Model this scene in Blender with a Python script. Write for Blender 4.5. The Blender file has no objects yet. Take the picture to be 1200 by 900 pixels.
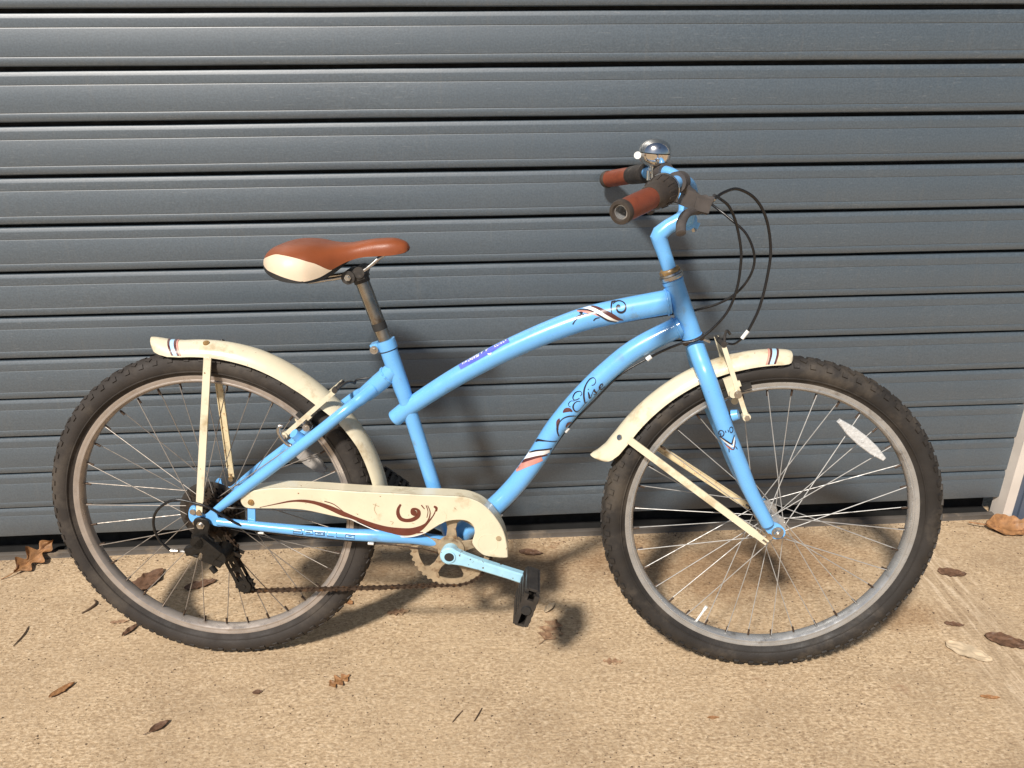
import bpy, bmesh, math, random
from mathutils import Vector, Matrix, noise
random.seed(7)
R = math.radians
SC = bpy.context.scene
COL = SC.collection

# ------------------------------------------------------------------ camera
cam_d = bpy.data.cameras.new("camera")
cam_d.sensor_width = 36.0
cam_d.lens = 28.5
cam_d.clip_start = 0.02
cam_d.clip_end = 600
cam = bpy.data.objects.new("camera", cam_d)
COL.objects.link(cam)
pan, tilt, roll = 0.0623, 0.4242, -0.005
cp, sp, ct, st = math.cos(pan), math.sin(pan), math.cos(tilt), math.sin(tilt)
F = Vector((sp * ct, cp * ct, -st)); Rv = Vector((cp, -sp, 0)); U = Rv.cross(F)
cr_, sr_ = math.cos(roll), math.sin(roll)
Rv, U = Rv * cr_ + U * sr_, U * cr_ - Rv * sr_
m = Matrix((Rv, U, -F)).transposed().to_4x4()
m.translation = Vector((0, -1.7597, 1.2376))
cam.matrix_world = m
SC.camera = cam

# ------------------------------------------------------------------ light
SUN_DIR = Vector((0.118, 0.200, -0.250)).normalized()
world = bpy.data.worlds.new("World"); SC.world = world; world.use_nodes = True
wn = world.node_tree.nodes; wl = world.node_tree.links
bg = wn["Background"]; sky = wn.new("ShaderNodeTexSky"); sky.sky_type = 'NISHITA'
sky.sun_disc = False
el = math.asin(-SUN_DIR.z)
sky.sun_elevation = el
sky.sun_rotation = math.atan2(-SUN_DIR.x, -SUN_DIR.y)
sky.air_density = 1.0; sky.dust_density = 1.0
wl.new(sky.outputs[0], bg.inputs[0]); bg.inputs[1].default_value = 0.055
sd = bpy.data.lights.new("sun", 'SUN'); sd.energy = 4.7; sd.angle = R(5.5); sd.color = (1.0, 0.94, 0.86)
sun = bpy.data.objects.new("sun", sd); COL.objects.link(sun)
sun.rotation_euler = SUN_DIR.to_track_quat('-Z', 'Y').to_euler(); sun.location = (-2, -3, 4)
SC.view_settings.view_transform = 'Standard'; SC.view_settings.look = 'None'
SC.view_settings.exposure = 0.24; SC.view_settings.gamma = 1.0

# ------------------------------------------------------------------ materials
def new_mat(name):
    m = bpy.data.materials.new(name); m.use_nodes = True
    nt = m.node_tree
    return m, nt, nt.nodes["Principled BSDF"]

def node(nt, typ, **kw):
    n = nt.nodes.new(typ)
    for k, v in kw.items():
        if k.startswith("i_"):
            n.inputs[k[2:].replace("_", " ")].default_value = v
        else:
            setattr(n, k, v)
    return n

def ramp(nt, fac, stops):
    r = nt.nodes.new("ShaderNodeValToRGB")
    e = r.color_ramp.elements
    e[0].position, e[0].color = stops[0][0], (*stops[0][1], 1)
    e[1].position, e[1].color = stops[1][0], (*stops[1][1], 1)
    for p, c in stops[2:]:
        x = e.new(p); x.color = (*c, 1)
    nt.links.new(fac, r.inputs[0])
    return r.outputs[0]

def mixc(nt, fac, a, b, mode='MIX'):
    n = nt.nodes.new("ShaderNodeMix"); n.data_type = 'RGBA'; n.blend_type = mode
    for s, v in ((0, fac), (6, a), (7, b)):
        if hasattr(v, "links") or hasattr(v, "is_linked"):
            nt.links.new(v, n.inputs[s])
        elif s == 0:
            n.inputs[0].default_value = v
        else:
            n.inputs[s].default_value = (*v, 1)
    return n.outputs[2]

def mth(nt, op, a, b=None, clamp=False):
    n = nt.nodes.new("ShaderNodeMath"); n.operation = op; n.use_clamp = clamp
    for i, v in ((0, a), (1, b)):
        if v is None: continue
        if hasattr(v, "is_linked"): nt.links.new(v, n.inputs[i])
        else: n.inputs[i].default_value = v
    return n.outputs[0]

def coords(nt, scale=(1, 1, 1), out="Object"):
    tc = nt.nodes.new("ShaderNodeTexCoord"); mp = nt.nodes.new("ShaderNodeMapping")
    mp.inputs["Scale"].default_value = scale
    nt.links.new(tc.outputs[out], mp.inputs[0])
    return mp.outputs[0]

def noi(nt, vec, scale, detail=4, rough=.55, dist=0):
    n = node(nt, "ShaderNodeTexNoise"); n.inputs["Scale"].default_value = scale
    n.inputs["Detail"].default_value = detail; n.inputs["Roughness"].default_value = rough
    n.inputs["Distortion"].default_value = dist
    nt.links.new(vec, n.inputs["Vector"])
    return n.outputs[0]

def pbr(name, col, rough=.5, metal=0, var=.12, vscale=40, dirt=None, bump=0, bscale=300, coat=0, rvar=.15, spec=.5, chips=None):
    """One material: base colour with blotchy variation, optional dirt (colour, threshold, scale), uneven roughness, fine bump."""
    m, nt, b = new_mat(name)
    v = coords(nt)
    n1 = noi(nt, v, vscale)
    c = ramp(nt, n1, [(.3, tuple(x * (1 - var) for x in col)), (.7, tuple(min(1, x * (1 + var)) for x in col))])
    if dirt:
        dc, th, ds = dirt
        n2 = noi(nt, v, ds, 6, .65)
        f = ramp(nt, n2, [(th, (0, 0, 0)), (th + .14, (1, 1, 1))])
        c = mixc(nt, f, c, dc)
    if chips:
        dc, th, ds = chips
        n3 = noi(nt, v, ds, 3, .6)
        f = ramp(nt, n3, [(th, (0, 0, 0)), (th + .02, (1, 1, 1))])
        c = mixc(nt, f, c, dc)
    nt.links.new(c, b.inputs["Base Color"])
    rr = noi(nt, v, vscale * 1.7, 5)
    ro = ramp(nt, rr, [(.3, (max(.02, rough - rvar),) * 3), (.7, (min(1, rough + rvar),) * 3)])
    nt.links.new(ro, b.inputs["Roughness"])
    b.inputs["Metallic"].default_value = metal
    b.inputs["Coat Weight"].default_value = coat
    b.inputs["Coat Roughness"].default_value = .12
    b.inputs["Specular IOR Level"].default_value = spec
    if bump:
        nb = noi(nt, v, bscale, 3)
        bn = node(nt, "ShaderNodeBump"); bn.inputs["Strength"].default_value = bump; bn.inputs["Distance"].default_value = .002
        nt.links.new(nb, bn.inputs["Height"]); nt.links.new(bn.outputs[0], b.inputs["Normal"])
    return m

M = {}
M['blue'] = pbr("blue_paint", (.150, .430, .82), .30, 0, .05, 25, coat=.5, rvar=.1, dirt=((.16, .29, .42), .60, 20), chips=((.15, .12, .10), .725, 110))
M['blue_worn'] = pbr("worn_blue_paint", (.36, .62, .76), .38, 0, .08, 60, coat=.3, dirt=((.33, .38, .36), .60, 55), chips=((.13, .085, .06), .655, 70))
M['cream'] = pbr("cream_paint", (.69, .615, .445), .34, 0, .06, 18, coat=.35, rvar=.12, dirt=((.44, .34, .20), .555, 13), chips=((.24, .125, .055), .705, 90))
M['cream_rust'] = pbr("rusty_cream_paint", (.72, .60, .38), .42, 0, .10, 60, dirt=((.36, .19, .07), .56, 60), chips=((.16, .07, .03), .68, 150))
M['chrome'] = pbr("chrome", (.80, .78, .75), .12, 1, .08, 40, rvar=.07, dirt=((.50, .45, .38), .62, 70), chips=((.20, .15, .10), .72, 180))
M['cable'] = pbr("black_cable_housing", (.010, .009, .009), .32, 0, .2, 60)
M['steel'] = pbr("dull_steel", (.55, .52, .48), .32, 1, .15, 60, dirt=((.22, .15, .10), .60, 90))
M['spoke'] = pbr("galvanised_spoke", (.50, .49, .47), .48, .5, .15, 60)
M['spoke_dull'] = pbr("dull_dark_spoke", (.34, .30, .26), .45, .6, .15, 60)
M['rust'] = pbr("rusty_steel", (.33, .23, .13), .75, .25, .25, 55, dirt=((.17, .09, .045), .55, 60), bump=.35, bscale=420)
M['dustring'] = pbr("dusty_chainring", (.38, .29, .185), .66, .3, .2, 50, dirt=((.17, .10, .05), .54, 55), bump=.3, bscale=350)
M['alu'] = pbr("brushed_rim_alloy", (.46, .46, .455), .30, .6, .12, 30, dirt=((.22, .20, .18), .57, 25))
M['alu_brown'] = pbr("weathered_rim_alloy", (.44, .385, .34), .38, .55, .12, 30, dirt=((.30, .23, .18), .58, 25))
M['tyre'] = pbr("black_tyre_rubber", (.027, .023, .020), .66, 0, .25, 18, dirt=((.070, .057, .044), .52, 9), bump=.25, bscale=240, spec=.4)
M['tyre_rear'] = pbr("dusty_tyre_rubber", (.035, .029, .025), .72, 0, .22, 18, dirt=((.072, .059, .047), .52, 8), bump=.2, bscale=240, spec=.35)
M['rubber'] = pbr("black_rubber", (.022, .021, .020), .55, 0, .2, 60)
M['plastic'] = pbr("weathered_black_plastic", (.034, .029, .025), .5, 0, .25, 45, dirt=((.085, .07, .058), .58, 60), bump=.15, bscale=300)
M['lever'] = pbr("worn_grey_plastic", (.072, .062, .057), .48, 0, .2, 50, dirt=((.15, .125, .105), .62, 60))
M['grease'] = pbr("greasy_black_metal", (.012, .010, .008), .50, .2, .4, 60, dirt=((.040, .026, .016), .58, 50), bump=.4, bscale=300)
M['cassette'] = pbr("dirty_brown_sprockets", (.036, .025, .017), .62, .3, .35, 40, dirt=((.085, .050, .028), .56, 50), bump=.3, bscale=300)
M['chain'] = pbr("rusty_chain", (.070, .045, .030), .6, .5, .3, 80, dirt=((.16, .085, .04), .55, 90))
M['leather'] = pbr("brown_leatherette", (.235, .062, .020), .36, 0, .14, 14, bump=.12, bscale=520, rvar=.08, dirt=((.16, .042, .016), .60, 20))
M['cream_vinyl'] = pbr("cream_vinyl", (.72, .58, .42), .48, 0, .06, 18, bump=.12, bscale=520, dirt=((.48, .36, .24), .68, 25))
M['grip'] = pbr("red_brown_grip", (.185, .046, .021), .42, 0, .15, 40, bump=.15, bscale=400, dirt=((.13, .030, .017), .58, 45))
M['gripdark'] = pbr("dark_grip_rubber", (.048, .037, .029), .55, 0, .2, 60)
M['white'] = pbr("white_plastic", (.78, .77, .74), .4, 0, .05, 40)
M['lens'] = pbr("clear_reflector_plastic", (.55, .55, .54), .20, 0, .16, 160, bump=.6, bscale=260, spec=.7)
M['lens_grey'] = pbr("dusty_reflector_plastic", (.34, .31, .28), .45, 0, .15, 90)
M['brass'] = pbr("rusty_brass", (.38, .24, .10), .5, .6, .2, 90, dirt=((.30, .25, .20), .52, 100))
M['ink_dark'] = pbr("dark_print", (.016, .010, .018), .35, 0, .1, 60, coat=.5)
M['ink_red'] = pbr("maroon_print", (.090, .022, .020), .35, 0, .15, 60, coat=.5)
M['ink_brown'] = pbr("red_brown_print", (.125, .030, .017), .38, 0, .12, 60, coat=.3)
M['ink_white'] = pbr("white_print", (.80, .78, .74), .35, 0, .05, 60, coat=.5)
M['ink_pink'] = pbr("pink_print", (.62, .27, .22), .38, 0, .18, 60, coat=.4)
M['ink_pale'] = pbr("pale_blue_print", (.42, .66, .85), .35, 0, .05, 60, coat=.5)
M['scuff'] = pbr("brown_scuff", (.40, .30, .18), .6, 0, .2, 90)
M['sticker'] = pbr("blue_violet_sticker", (.105, .135, .60), .35, 0, .12, 60, coat=.4)
M['silver_tube'] = pbr("weathered_chrome_post", (.34, .31, .27), .26, 1, .2, 25, dirt=((.16, .11, .07), .55, 30))

def slat_material():
    m, nt, b = new_mat("grey_shutter_paint")
    v = coords(nt)
    vs = coords(nt, (.5, 14, 14))
    streak = noi(nt, vs, 5, 5, .6)
    c = ramp(nt, streak, [(.3, (.043, .064, .084)), (.72, (.052, .076, .098))])
    blot = noi(nt, v, 3.2, 5, .6)
    c = mixc(nt, ramp(nt, blot, [(.45, (0, 0, 0)), (.75, (.5, .5, .5))]), c, (.070, .088, .102))
    # light scuffs: short streaks, only here and there
    sc = noi(nt, coords(nt, (5, 30, 60)), 6, 4, .7)
    area = noi(nt, v, 2.3, 2)
    f = mth(nt, 'MULTIPLY', ramp(nt, sc, [(.60, (0, 0, 0)), (.72, (1, 1, 1))]), ramp(nt, area, [(.44, (0, 0, 0)), (.56, (1, 1, 1))]))
    c = mixc(nt, mth(nt, 'MULTIPLY', f, .55), c, (.36, .36, .35))
    # dust runs down the slats
    run = noi(nt, coords(nt, (26, 1, 2.2)), 3, 4, .6)
    c = mixc(nt, ramp(nt, run, [(.55, (0, 0, 0)), (.75, (.35, .35, .35))]), c, (.125, .122, .112))
    # tiny specks of dirt
    gr = noi(nt, v, 260, 2)
    c = mixc(nt, .5, c, ramp(nt, gr, [(.35, (.032, .047, .060)), (.65, (.074, .099, .121))]))
    sp_ = noi(nt, v, 140, 2)
    c = mixc(nt, ramp(nt, sp_, [(.73, (0, 0, 0)), (.78, (.7, .7, .7))]), c, (.06, .052, .045))
    nt.links.new(c, b.inputs["Base Color"])
    ro = ramp(nt, noi(nt, vs, 3, 4), [(.3, (.43,) * 3), (.7, (.50,) * 3)])
    nt.links.new(ro, b.inputs["Roughness"])
    b.inputs["Specular IOR Level"].default_value = 1.0
    b.inputs["Coat Weight"].default_value = .9; b.inputs["Coat Roughness"].default_value = .45
    bn = node(nt, "ShaderNodeBump"); bn.inputs["Strength"].default_value = .06; bn.inputs["Distance"].default_value = .002
    nt.links.new(noi(nt, coords(nt, (3, 5, 5)), 60, 3), bn.inputs["Height"]); nt.links.new(bn.outputs[0], b.inputs["Normal"])
    return m
M['slat'] = slat_material()

def concrete_material():
    m, nt, b = new_mat("tan_brushed_concrete")
    v = coords(nt)
    big = noi(nt, v, 1.6, 5, .6)
    med = noi(nt, coords(nt, (1, 1.7, 1)), 9, 9, .72)
    fine = noi(nt, v, 95, 4, .7)
    c = ramp(nt, med, [(.26, (.330, .222, .128)), (.50, (.485, .342, .204)), (.74, (.610, .452, .285))])
    c = mixc(nt, .42, c, ramp(nt, fine, [(.32, (.21, .145, .088)), (.5, (.45, .335, .218)), (.70, (.68, .54, .38))]))
    # broom marks run along the door
    broom = noi(nt, coords(nt, (2.2, 46, 1)), 3.6, 5, .7)
    c = mixc(nt, .34, c, ramp(nt, broom, [(.35, (.22, .145, .080)), (.65, (.66, .50, .32))]))
    # mottled skin: pale flecks drawn out along the brushing, dark grain between
    sk = noi(nt, coords(nt, (1, 2.0, 1)), 100, 6, .66)
    skf = ramp(nt, noi(nt, v, 3.6, 5, .65), [(.36, (.22,) * 3), (.62, (.72,) * 3)])
    c = mixc(nt, skf, c, ramp(nt, sk, [(.32, (.13, .080, .044)), (.43, (.35, .238, .138)), (.51, (.52, .375, .228)), (.59, (.72, .55, .36)), (.70, (.85, .70, .50))]))
    c = mixc(nt, ramp(nt, noi(nt, v, 150, 4, .7), [(.62, (0, 0, 0)), (.69, (.85, .85, .85))]), c, (.12, .078, .045))
    # broad worn and dirty areas
    c = mixc(nt, ramp(nt, noi(nt, coords(nt, (1, 1.5, 1)), 2.1, 8, .68), [(.46, (0, 0, 0)), (.66, (.62, .62, .62))]), c, (.28, .195, .120))
    # pale laitance flecks
    fl = noi(nt, v, 48, 5, .7)
    c = mixc(nt, ramp(nt, fl, [(.60, (0, 0, 0)), (.70, (.55, .55, .55))]), c, (.64, .50, .33))
    # the coarse sand and small stones of the mix, each grain with its own tone
    wv = node(nt, "ShaderNodeVectorMath", operation='ADD'); nt.links.new(v, wv.inputs[0])
    wn_ = node(nt, "ShaderNodeTexNoise"); wn_.inputs["Scale"].default_value = 60; nt.links.new(v, wn_.inputs["Vector"])
    wm = node(nt, "ShaderNodeVectorMath", operation='SCALE'); wm.inputs["Scale"].default_value = .012; nt.links.new(wn_.outputs[1], wm.inputs[0]); nt.links.new(wm.outputs[0], wv.inputs[1])
    vg = node(nt, "ShaderNodeTexVoronoi"); vg.inputs["Scale"].default_value = 210; nt.links.new(wv.outputs[0], vg.inputs["Vector"])
    sg = node(nt, "ShaderNodeSeparateColor"); nt.links.new(vg.outputs["Color"], sg.inputs[0])
    c = mixc(nt, .20, c, ramp(nt, sg.outputs[0], [(.05, (.16, .10, .055)), (.30, (.38, .265, .155)), (.65, (.52, .385, .235)), (.95, (.76, .62, .44))]))
    # pits and grains
    vo = node(nt, "ShaderNodeTexVoronoi"); vo.inputs["Scale"].default_value = 78; nt.links.new(v, vo.inputs["Vector"])
    gate = noi(nt, v, 21, 3)
    pit = mth(nt, 'MULTIPLY', ramp(nt, vo.outputs[0], [(.08, (1, 1, 1)), (.16, (0, 0, 0))]), ramp(nt, gate, [(.46, (0, 0, 0)), (.58, (1, 1, 1))]))
    c = mixc(nt, mth(nt, 'MULTIPLY', pit, .85), c, (.085, .055, .032))
    # soft shade around the bike painted into the colour as ragged brown patches
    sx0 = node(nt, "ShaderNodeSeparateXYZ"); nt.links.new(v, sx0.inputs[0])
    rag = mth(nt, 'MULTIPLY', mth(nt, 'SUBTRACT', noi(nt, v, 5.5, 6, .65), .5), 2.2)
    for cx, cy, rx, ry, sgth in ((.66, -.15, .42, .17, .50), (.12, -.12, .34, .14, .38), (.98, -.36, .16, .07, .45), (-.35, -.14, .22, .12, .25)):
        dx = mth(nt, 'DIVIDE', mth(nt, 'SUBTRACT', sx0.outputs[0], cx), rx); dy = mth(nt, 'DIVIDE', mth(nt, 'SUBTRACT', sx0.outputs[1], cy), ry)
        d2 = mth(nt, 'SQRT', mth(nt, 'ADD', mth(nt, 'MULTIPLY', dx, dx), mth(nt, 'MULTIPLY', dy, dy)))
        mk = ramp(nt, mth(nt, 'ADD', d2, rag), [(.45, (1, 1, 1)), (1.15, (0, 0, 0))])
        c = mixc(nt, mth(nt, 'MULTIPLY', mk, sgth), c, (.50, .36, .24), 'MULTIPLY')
    # the worn track and joint by the right-hand door post, running away from the door
    sx = node(nt, "ShaderNodeSeparateXYZ"); nt.links.new(v, sx.inputs[0])
    wob = noi(nt, v, 2.4, 3)
    xx = mth(nt, 'ADD', sx.outputs[0], mth(nt, 'MULTIPLY', mth(nt, 'SUBTRACT', wob, .5), .10))
    xx = mth(nt, 'ADD', xx, mth(nt, 'MULTIPLY', sx.outputs[1], -.06))
    band = ramp(nt, mth(nt, 'ABSOLUTE', mth(nt, 'SUBTRACT', xx, 1.155)), [(.03, (1, 1, 1)), (.11, (0, 0, 0))])
    st_ = noi(nt, coords(nt, (22, 2.6, 1)), 3.4, 7, .7, .6)
    c = mixc(nt, mth(nt, 'MULTIPLY', band, .52), c, ramp(nt, st_, [(.36, (.22, .155, .10)), (.50, (.42, .31, .20)), (.62, (.68, .55, .40))]))
    # rusty spots
    rs = noi(nt, v, 6.5, 4, .55)
    c = mixc(nt, ramp(nt, rs, [(.69, (0, 0, 0)), (.76, (.5, .5, .5))]), c, (.22, .10, .05))
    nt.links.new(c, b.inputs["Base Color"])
    b.inputs["Roughness"].default_value = .9; b.inputs["Specular IOR Level"].default_value = .25
    h = mth(nt, 'ADD', mth(nt, 'MULTIPLY', fine, .5), mth(nt, 'MULTIPLY', broom, .25))
    h = mth(nt, 'ADD', h, mth(nt, 'MULTIPLY', sk, .7))
    h = mth(nt, 'ADD', h, mth(nt, 'MULTIPLY', sg.outputs[0], .22))
    h = mth(nt, 'SUBTRACT', h, mth(nt, 'MULTIPLY', pit, .5))
    h = mth(nt, 'ADD', h, mth(nt, 'MULTIPLY', med, .6))
    bn = node(nt, "ShaderNodeBump"); bn.inputs["Strength"].default_value = .55; bn.inputs["Distance"].default_value = .006
    nt.links.new(h, bn.inputs["Height"]); nt.links.new(bn.outputs[0], b.inputs["Normal"])
    return m
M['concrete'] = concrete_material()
M['seal'] = pbr("black_bottom_seal", (.006, .0055, .005), .85, 0, .3, 20, dirt=((.035, .030, .025), .70, 40))
M['sill'] = pbr("dirty_grey_threshold", (.095, .082, .070), .65, .1, .2, 12, dirt=((.22, .17, .12), .54, 9), bump=.2)
M['backing'] = pbr("dark_shutter_inside", (.008, .008, .008), .9)
M['rail_white'] = pbr("dirty_white_rail", (.64, .58, .52), .45, 0, .08, 12, dirt=((.40, .32, .25), .60, 14), chips=((.16, .11, .08), .74, 60))
M['jamb'] = pbr("blue_grey_jamb", (.085, .105, .145), .42, 0, .15, 6, dirt=((.21, .23, .27), .60, 7))
M['leaf_brown'] = pbr("dry_brown_leaf", (.30, .145, .055), .65, 0, .35, 60, dirt=((.16, .07, .03), .52, 50), bump=.4, bscale=180)
M['leaf_tan'] = pbr("dry_tan_leaf", (.36, .20, .085), .65, 0, .3, 60, dirt=((.20, .10, .04), .54, 50), bump=.4, bscale=180)
M['leaf_dark'] = pbr("wet_dark_leaf", (.135, .070, .038), .6, 0, .3, 60, dirt=((.075, .038, .020), .52, 50), bump=.4, bscale=180)
M['leaf_faded'] = pbr("faded_trodden_leaf", (.27, .155, .085), .8, 0, .3, 60, dirt=((.36, .25, .15), .50, 70), bump=.4, bscale=180)
M['leaf_pale'] = pbr("pale_dry_leaf", (.50, .39, .26), .7, 0, .15, 60, bump=.2, bscale=180)
M['twig'] = pbr("dark_twig", (.085, .050, .028), .8, 0, .3, 80)
M['grit'] = pbr("brown_grit", (.10, .066, .040), .9, 0, .5, 5)

# ------------------------------------------------------------------ mesh helpers
def catmull(pts, n=8, closed=False):
    P = [Vector(p) if len(p) == 3 else tuple(p) for p in pts]
    P = [tuple(p) for p in pts]
    N = len(P); out = []
    rng = range(N) if closed else range(N - 1)
    for i in rng:
        if closed: a, b, c, d = P[(i - 1) % N], P[i], P[(i + 1) % N], P[(i + 2) % N]
        else: a, b, c, d = P[max(i - 1, 0)], P[i], P[i + 1], P[min(i + 2, N - 1)]
        for k in range(n):
            t = k / n
            out.append(tuple(.5 * ((2 * y) + (-x + z) * t + (2 * x - 5 * y + 4 * z - w) * t * t + (-x + 3 * y - 3 * z + w) * t ** 3) for x, y, z, w in zip(a, b, c, d)))
    if not closed: out.append(P[-1])
    return out

class MB:
    def __init__(s): s.v = []; s.f = []
    def add(s, vs, fs):
        o = len(s.v); s.v += [Vector(p) for p in vs]; s.f += [tuple(i + o for i in f) for f in fs]
    def tube(s, pts, r, n=16, cap=True, squash=None):
        P = [Vector(p) for p in pts]; N = len(P)
        rs = r if isinstance(r, (list, tuple)) else [r] * N
        T = [(P[min(i + 1, N - 1)] - P[max(i - 1, 0)]).normalized() for i in range(N)]
        up = Vector((0, 1, 0)) if abs(T[0].y) < .9 else Vector((1, 0, 0))
        X = (up - T[0] * up.dot(T[0])).normalized()
        vs = []
        for i in range(N):
            X = (X - T[i] * X.dot(T[i])).normalized(); Y = T[i].cross(X)
            for k in range(n):
                a = 2 * math.pi * k / n
                vs.append(P[i] + X * (math.cos(a) * rs[i]) + Y * (math.sin(a) * rs[i] * (squash or 1)))
        fs = [(i * n + k, i * n + (k + 1) % n, (i + 1) * n + (k + 1) % n, (i + 1) * n + k) for i in range(N - 1) for k in range(n)]
        if cap: fs += [tuple(range(n))[::-1], tuple((N - 1) * n + k for k in range(n))]
        s.add(vs, fs)
    def cyl(s, a, b, r, r2=None, n=16): s.tube([a, b], [r, r if r2 is None else r2], n)
    def revolve(s, prof, n=96, c=(0, 0, 0), closed=True):
        """profile of (radius, v) turned about the wheel axis (v) through c"""
        c = Vector(c); k = len(prof); vs = []
        for i in range(n):
            a = 2 * math.pi * i / n
            for r, v in prof: vs.append(c + Vector((r * math.cos(a), v, r * math.sin(a))))
        rg = range(k) if closed else range(k - 1)
        s.add(vs, [(i * k + j, i * k + (j + 1) % k, ((i + 1) % n) * k + (j + 1) % k, ((i + 1) % n) * k + j) for i in range(n) for j in rg])
    def box(s, c, size, X=None, Y=None, Z=None):
        X = Vector(X or (1, 0, 0)); Y = Vector(Y or (0, 1, 0)); Z = Vector(Z or (0, 0, 1)); c = Vector(c)
        vs = [c + X * (size[0] / 2 * i) + Y * (size[1] / 2 * j) + Z * (size[2] / 2 * k) for i in (-1, 1) for j in (-1, 1) for k in (-1, 1)]
        s.add(vs, [(0, 1, 3, 2), (4, 6, 7, 5), (0, 4, 5, 1), (2, 3, 7, 6), (0, 2, 6, 4), (1, 5, 7, 3)])
    def bar(s, a, b, wid, thick, side=(0, 1, 0)):
        """flat bar from a to b; thickness along side"""
        a = Vector(a); b = Vector(b); T = (b - a); L = T.length; T.normalize()
        S = Vector(side); S = (S - T * S.dot(T)).normalized()
        s.box((a + b) / 2, (L, wid, thick), T, T.cross(S), S)
    def plate(s, poly, v0, v1, inset=.0):
        """outline of (u, w) given thickness from v0 to v1, with the v1 edge eased by inset"""
        n = len(poly); A = sum(poly[i][0] * poly[(i + 1) % n][1] - poly[(i + 1) % n][0] * poly[i][1] for i in range(n))
        sg = 1 if A > 0 else -1
        def off(d):
            o = []
            for i in range(n):
                p, q, r = poly[i - 1], poly[i], poly[(i + 1) % n]
                t = Vector((r[0] - p[0], r[1] - p[1])); t = t.normalized() if t.length > 1e-9 else Vector((1, 0))
                o.append((q[0] - sg * t.y * d, q[1] + sg * t.x * d))
            return o
        rings = [[(x, v0, z) for x, z in poly]]
        if inset: rings.append([(x, v1 - inset * (1 if v1 > v0 else -1), z) for x, z in poly])
        rings.append([(x, v1, z) for x, z in (off(inset) if inset else poly)])
        vs = [p for r in rings for p in r]; fs = []
        for k in range(len(rings) - 1):
            fs += [(k * n + i, k * n + (i + 1) % n, (k + 1) * n + (i + 1) % n, (k + 1) * n + i) for i in range(n)]
        fs += [tuple(range(n))[::-1], tuple((len(rings) - 1) * n + i for i in range(n))]
        s.add(vs, fs)
    def ball(s, c, r, sx=1, sy=1, sz=1, n=16):
        c = Vector(c); vs = []; fs = []
        for i in range(n // 2 + 1):
            a = math.pi * i / (n // 2)
            for k in range(n):
                b = 2 * math.pi * k / n
                vs.append(c + Vector((r * sx * math.sin(a) * math.cos(b), r * sy * math.sin(a) * math.sin(b), r * sz * math.cos(a))))
        for i in range(n // 2):
            for k in range(n): fs.append((i * n + k, i * n + (k + 1) % n, (i + 1) * n + (k + 1) % n, (i + 1) * n + k))
        s.add(vs, fs)
    def mesh(s, name, mat, fn=None, smooth=40, weld=True):
        me = bpy.data.meshes.new(name)
        me.from_pydata([fn(p) if fn else p for p in s.v], [], s.f)
        bm = bmesh.new(); bm.from_mesh(me)
        if weld: bmesh.ops.remove_doubles(bm, verts=bm.verts, dist=1e-6)
        bmesh.ops.recalc_face_normals(bm, faces=bm.faces)
        bm.to_mesh(me); bm.free()
        if smooth:
            for p in me.polygons: p.use_smooth = True
            me.set_sharp_from_angle(angle=R(smooth))
        me.materials.append(mat)
        return me

def link(name, data, parent=None, **props):
    o = bpy.data.objects.new(name, data); COL.objects.link(o)
    if parent is not None: o.parent = parent
    for k, v in props.items(): o[k] = v
    return o

# bicycle frame of reference: u forward, v towards the near (drive) side, w up, from the rear hub
def L(p): return Vector((p[0] - .557, -p[1], p[2] + .333))
def W(p): return Vector((p[0], -p[1], p[2]))          # the same axes about a wheel's own hub
def part(name, mb, mat, parent, fn=L, smooth=40, **props):
    return link(name, mb.mesh(name, M[mat], fn, smooth), parent, **props)

# ------------------------------------------------------------------ setting: ground, threshold
g = MB()
xs = [-300, -60, -12, -4, -2, -1, 0, 1, 2, 4, 12, 60, 300]; ys = [-300, -60, -12, -4, -2, -1, 0, .6, 20, 300]
g.add([(x, y, 0) for x in xs for y in ys], [(i * len(ys) + j, (i + 1) * len(ys) + j, (i + 1) * len(ys) + j + 1, i * len(ys) + j + 1) for i in range(len(xs) - 1) for j in range(len(ys) - 1)])
ground = link("ground", g.mesh("ground", M['concrete'], smooth=0), kind='structure')

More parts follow.
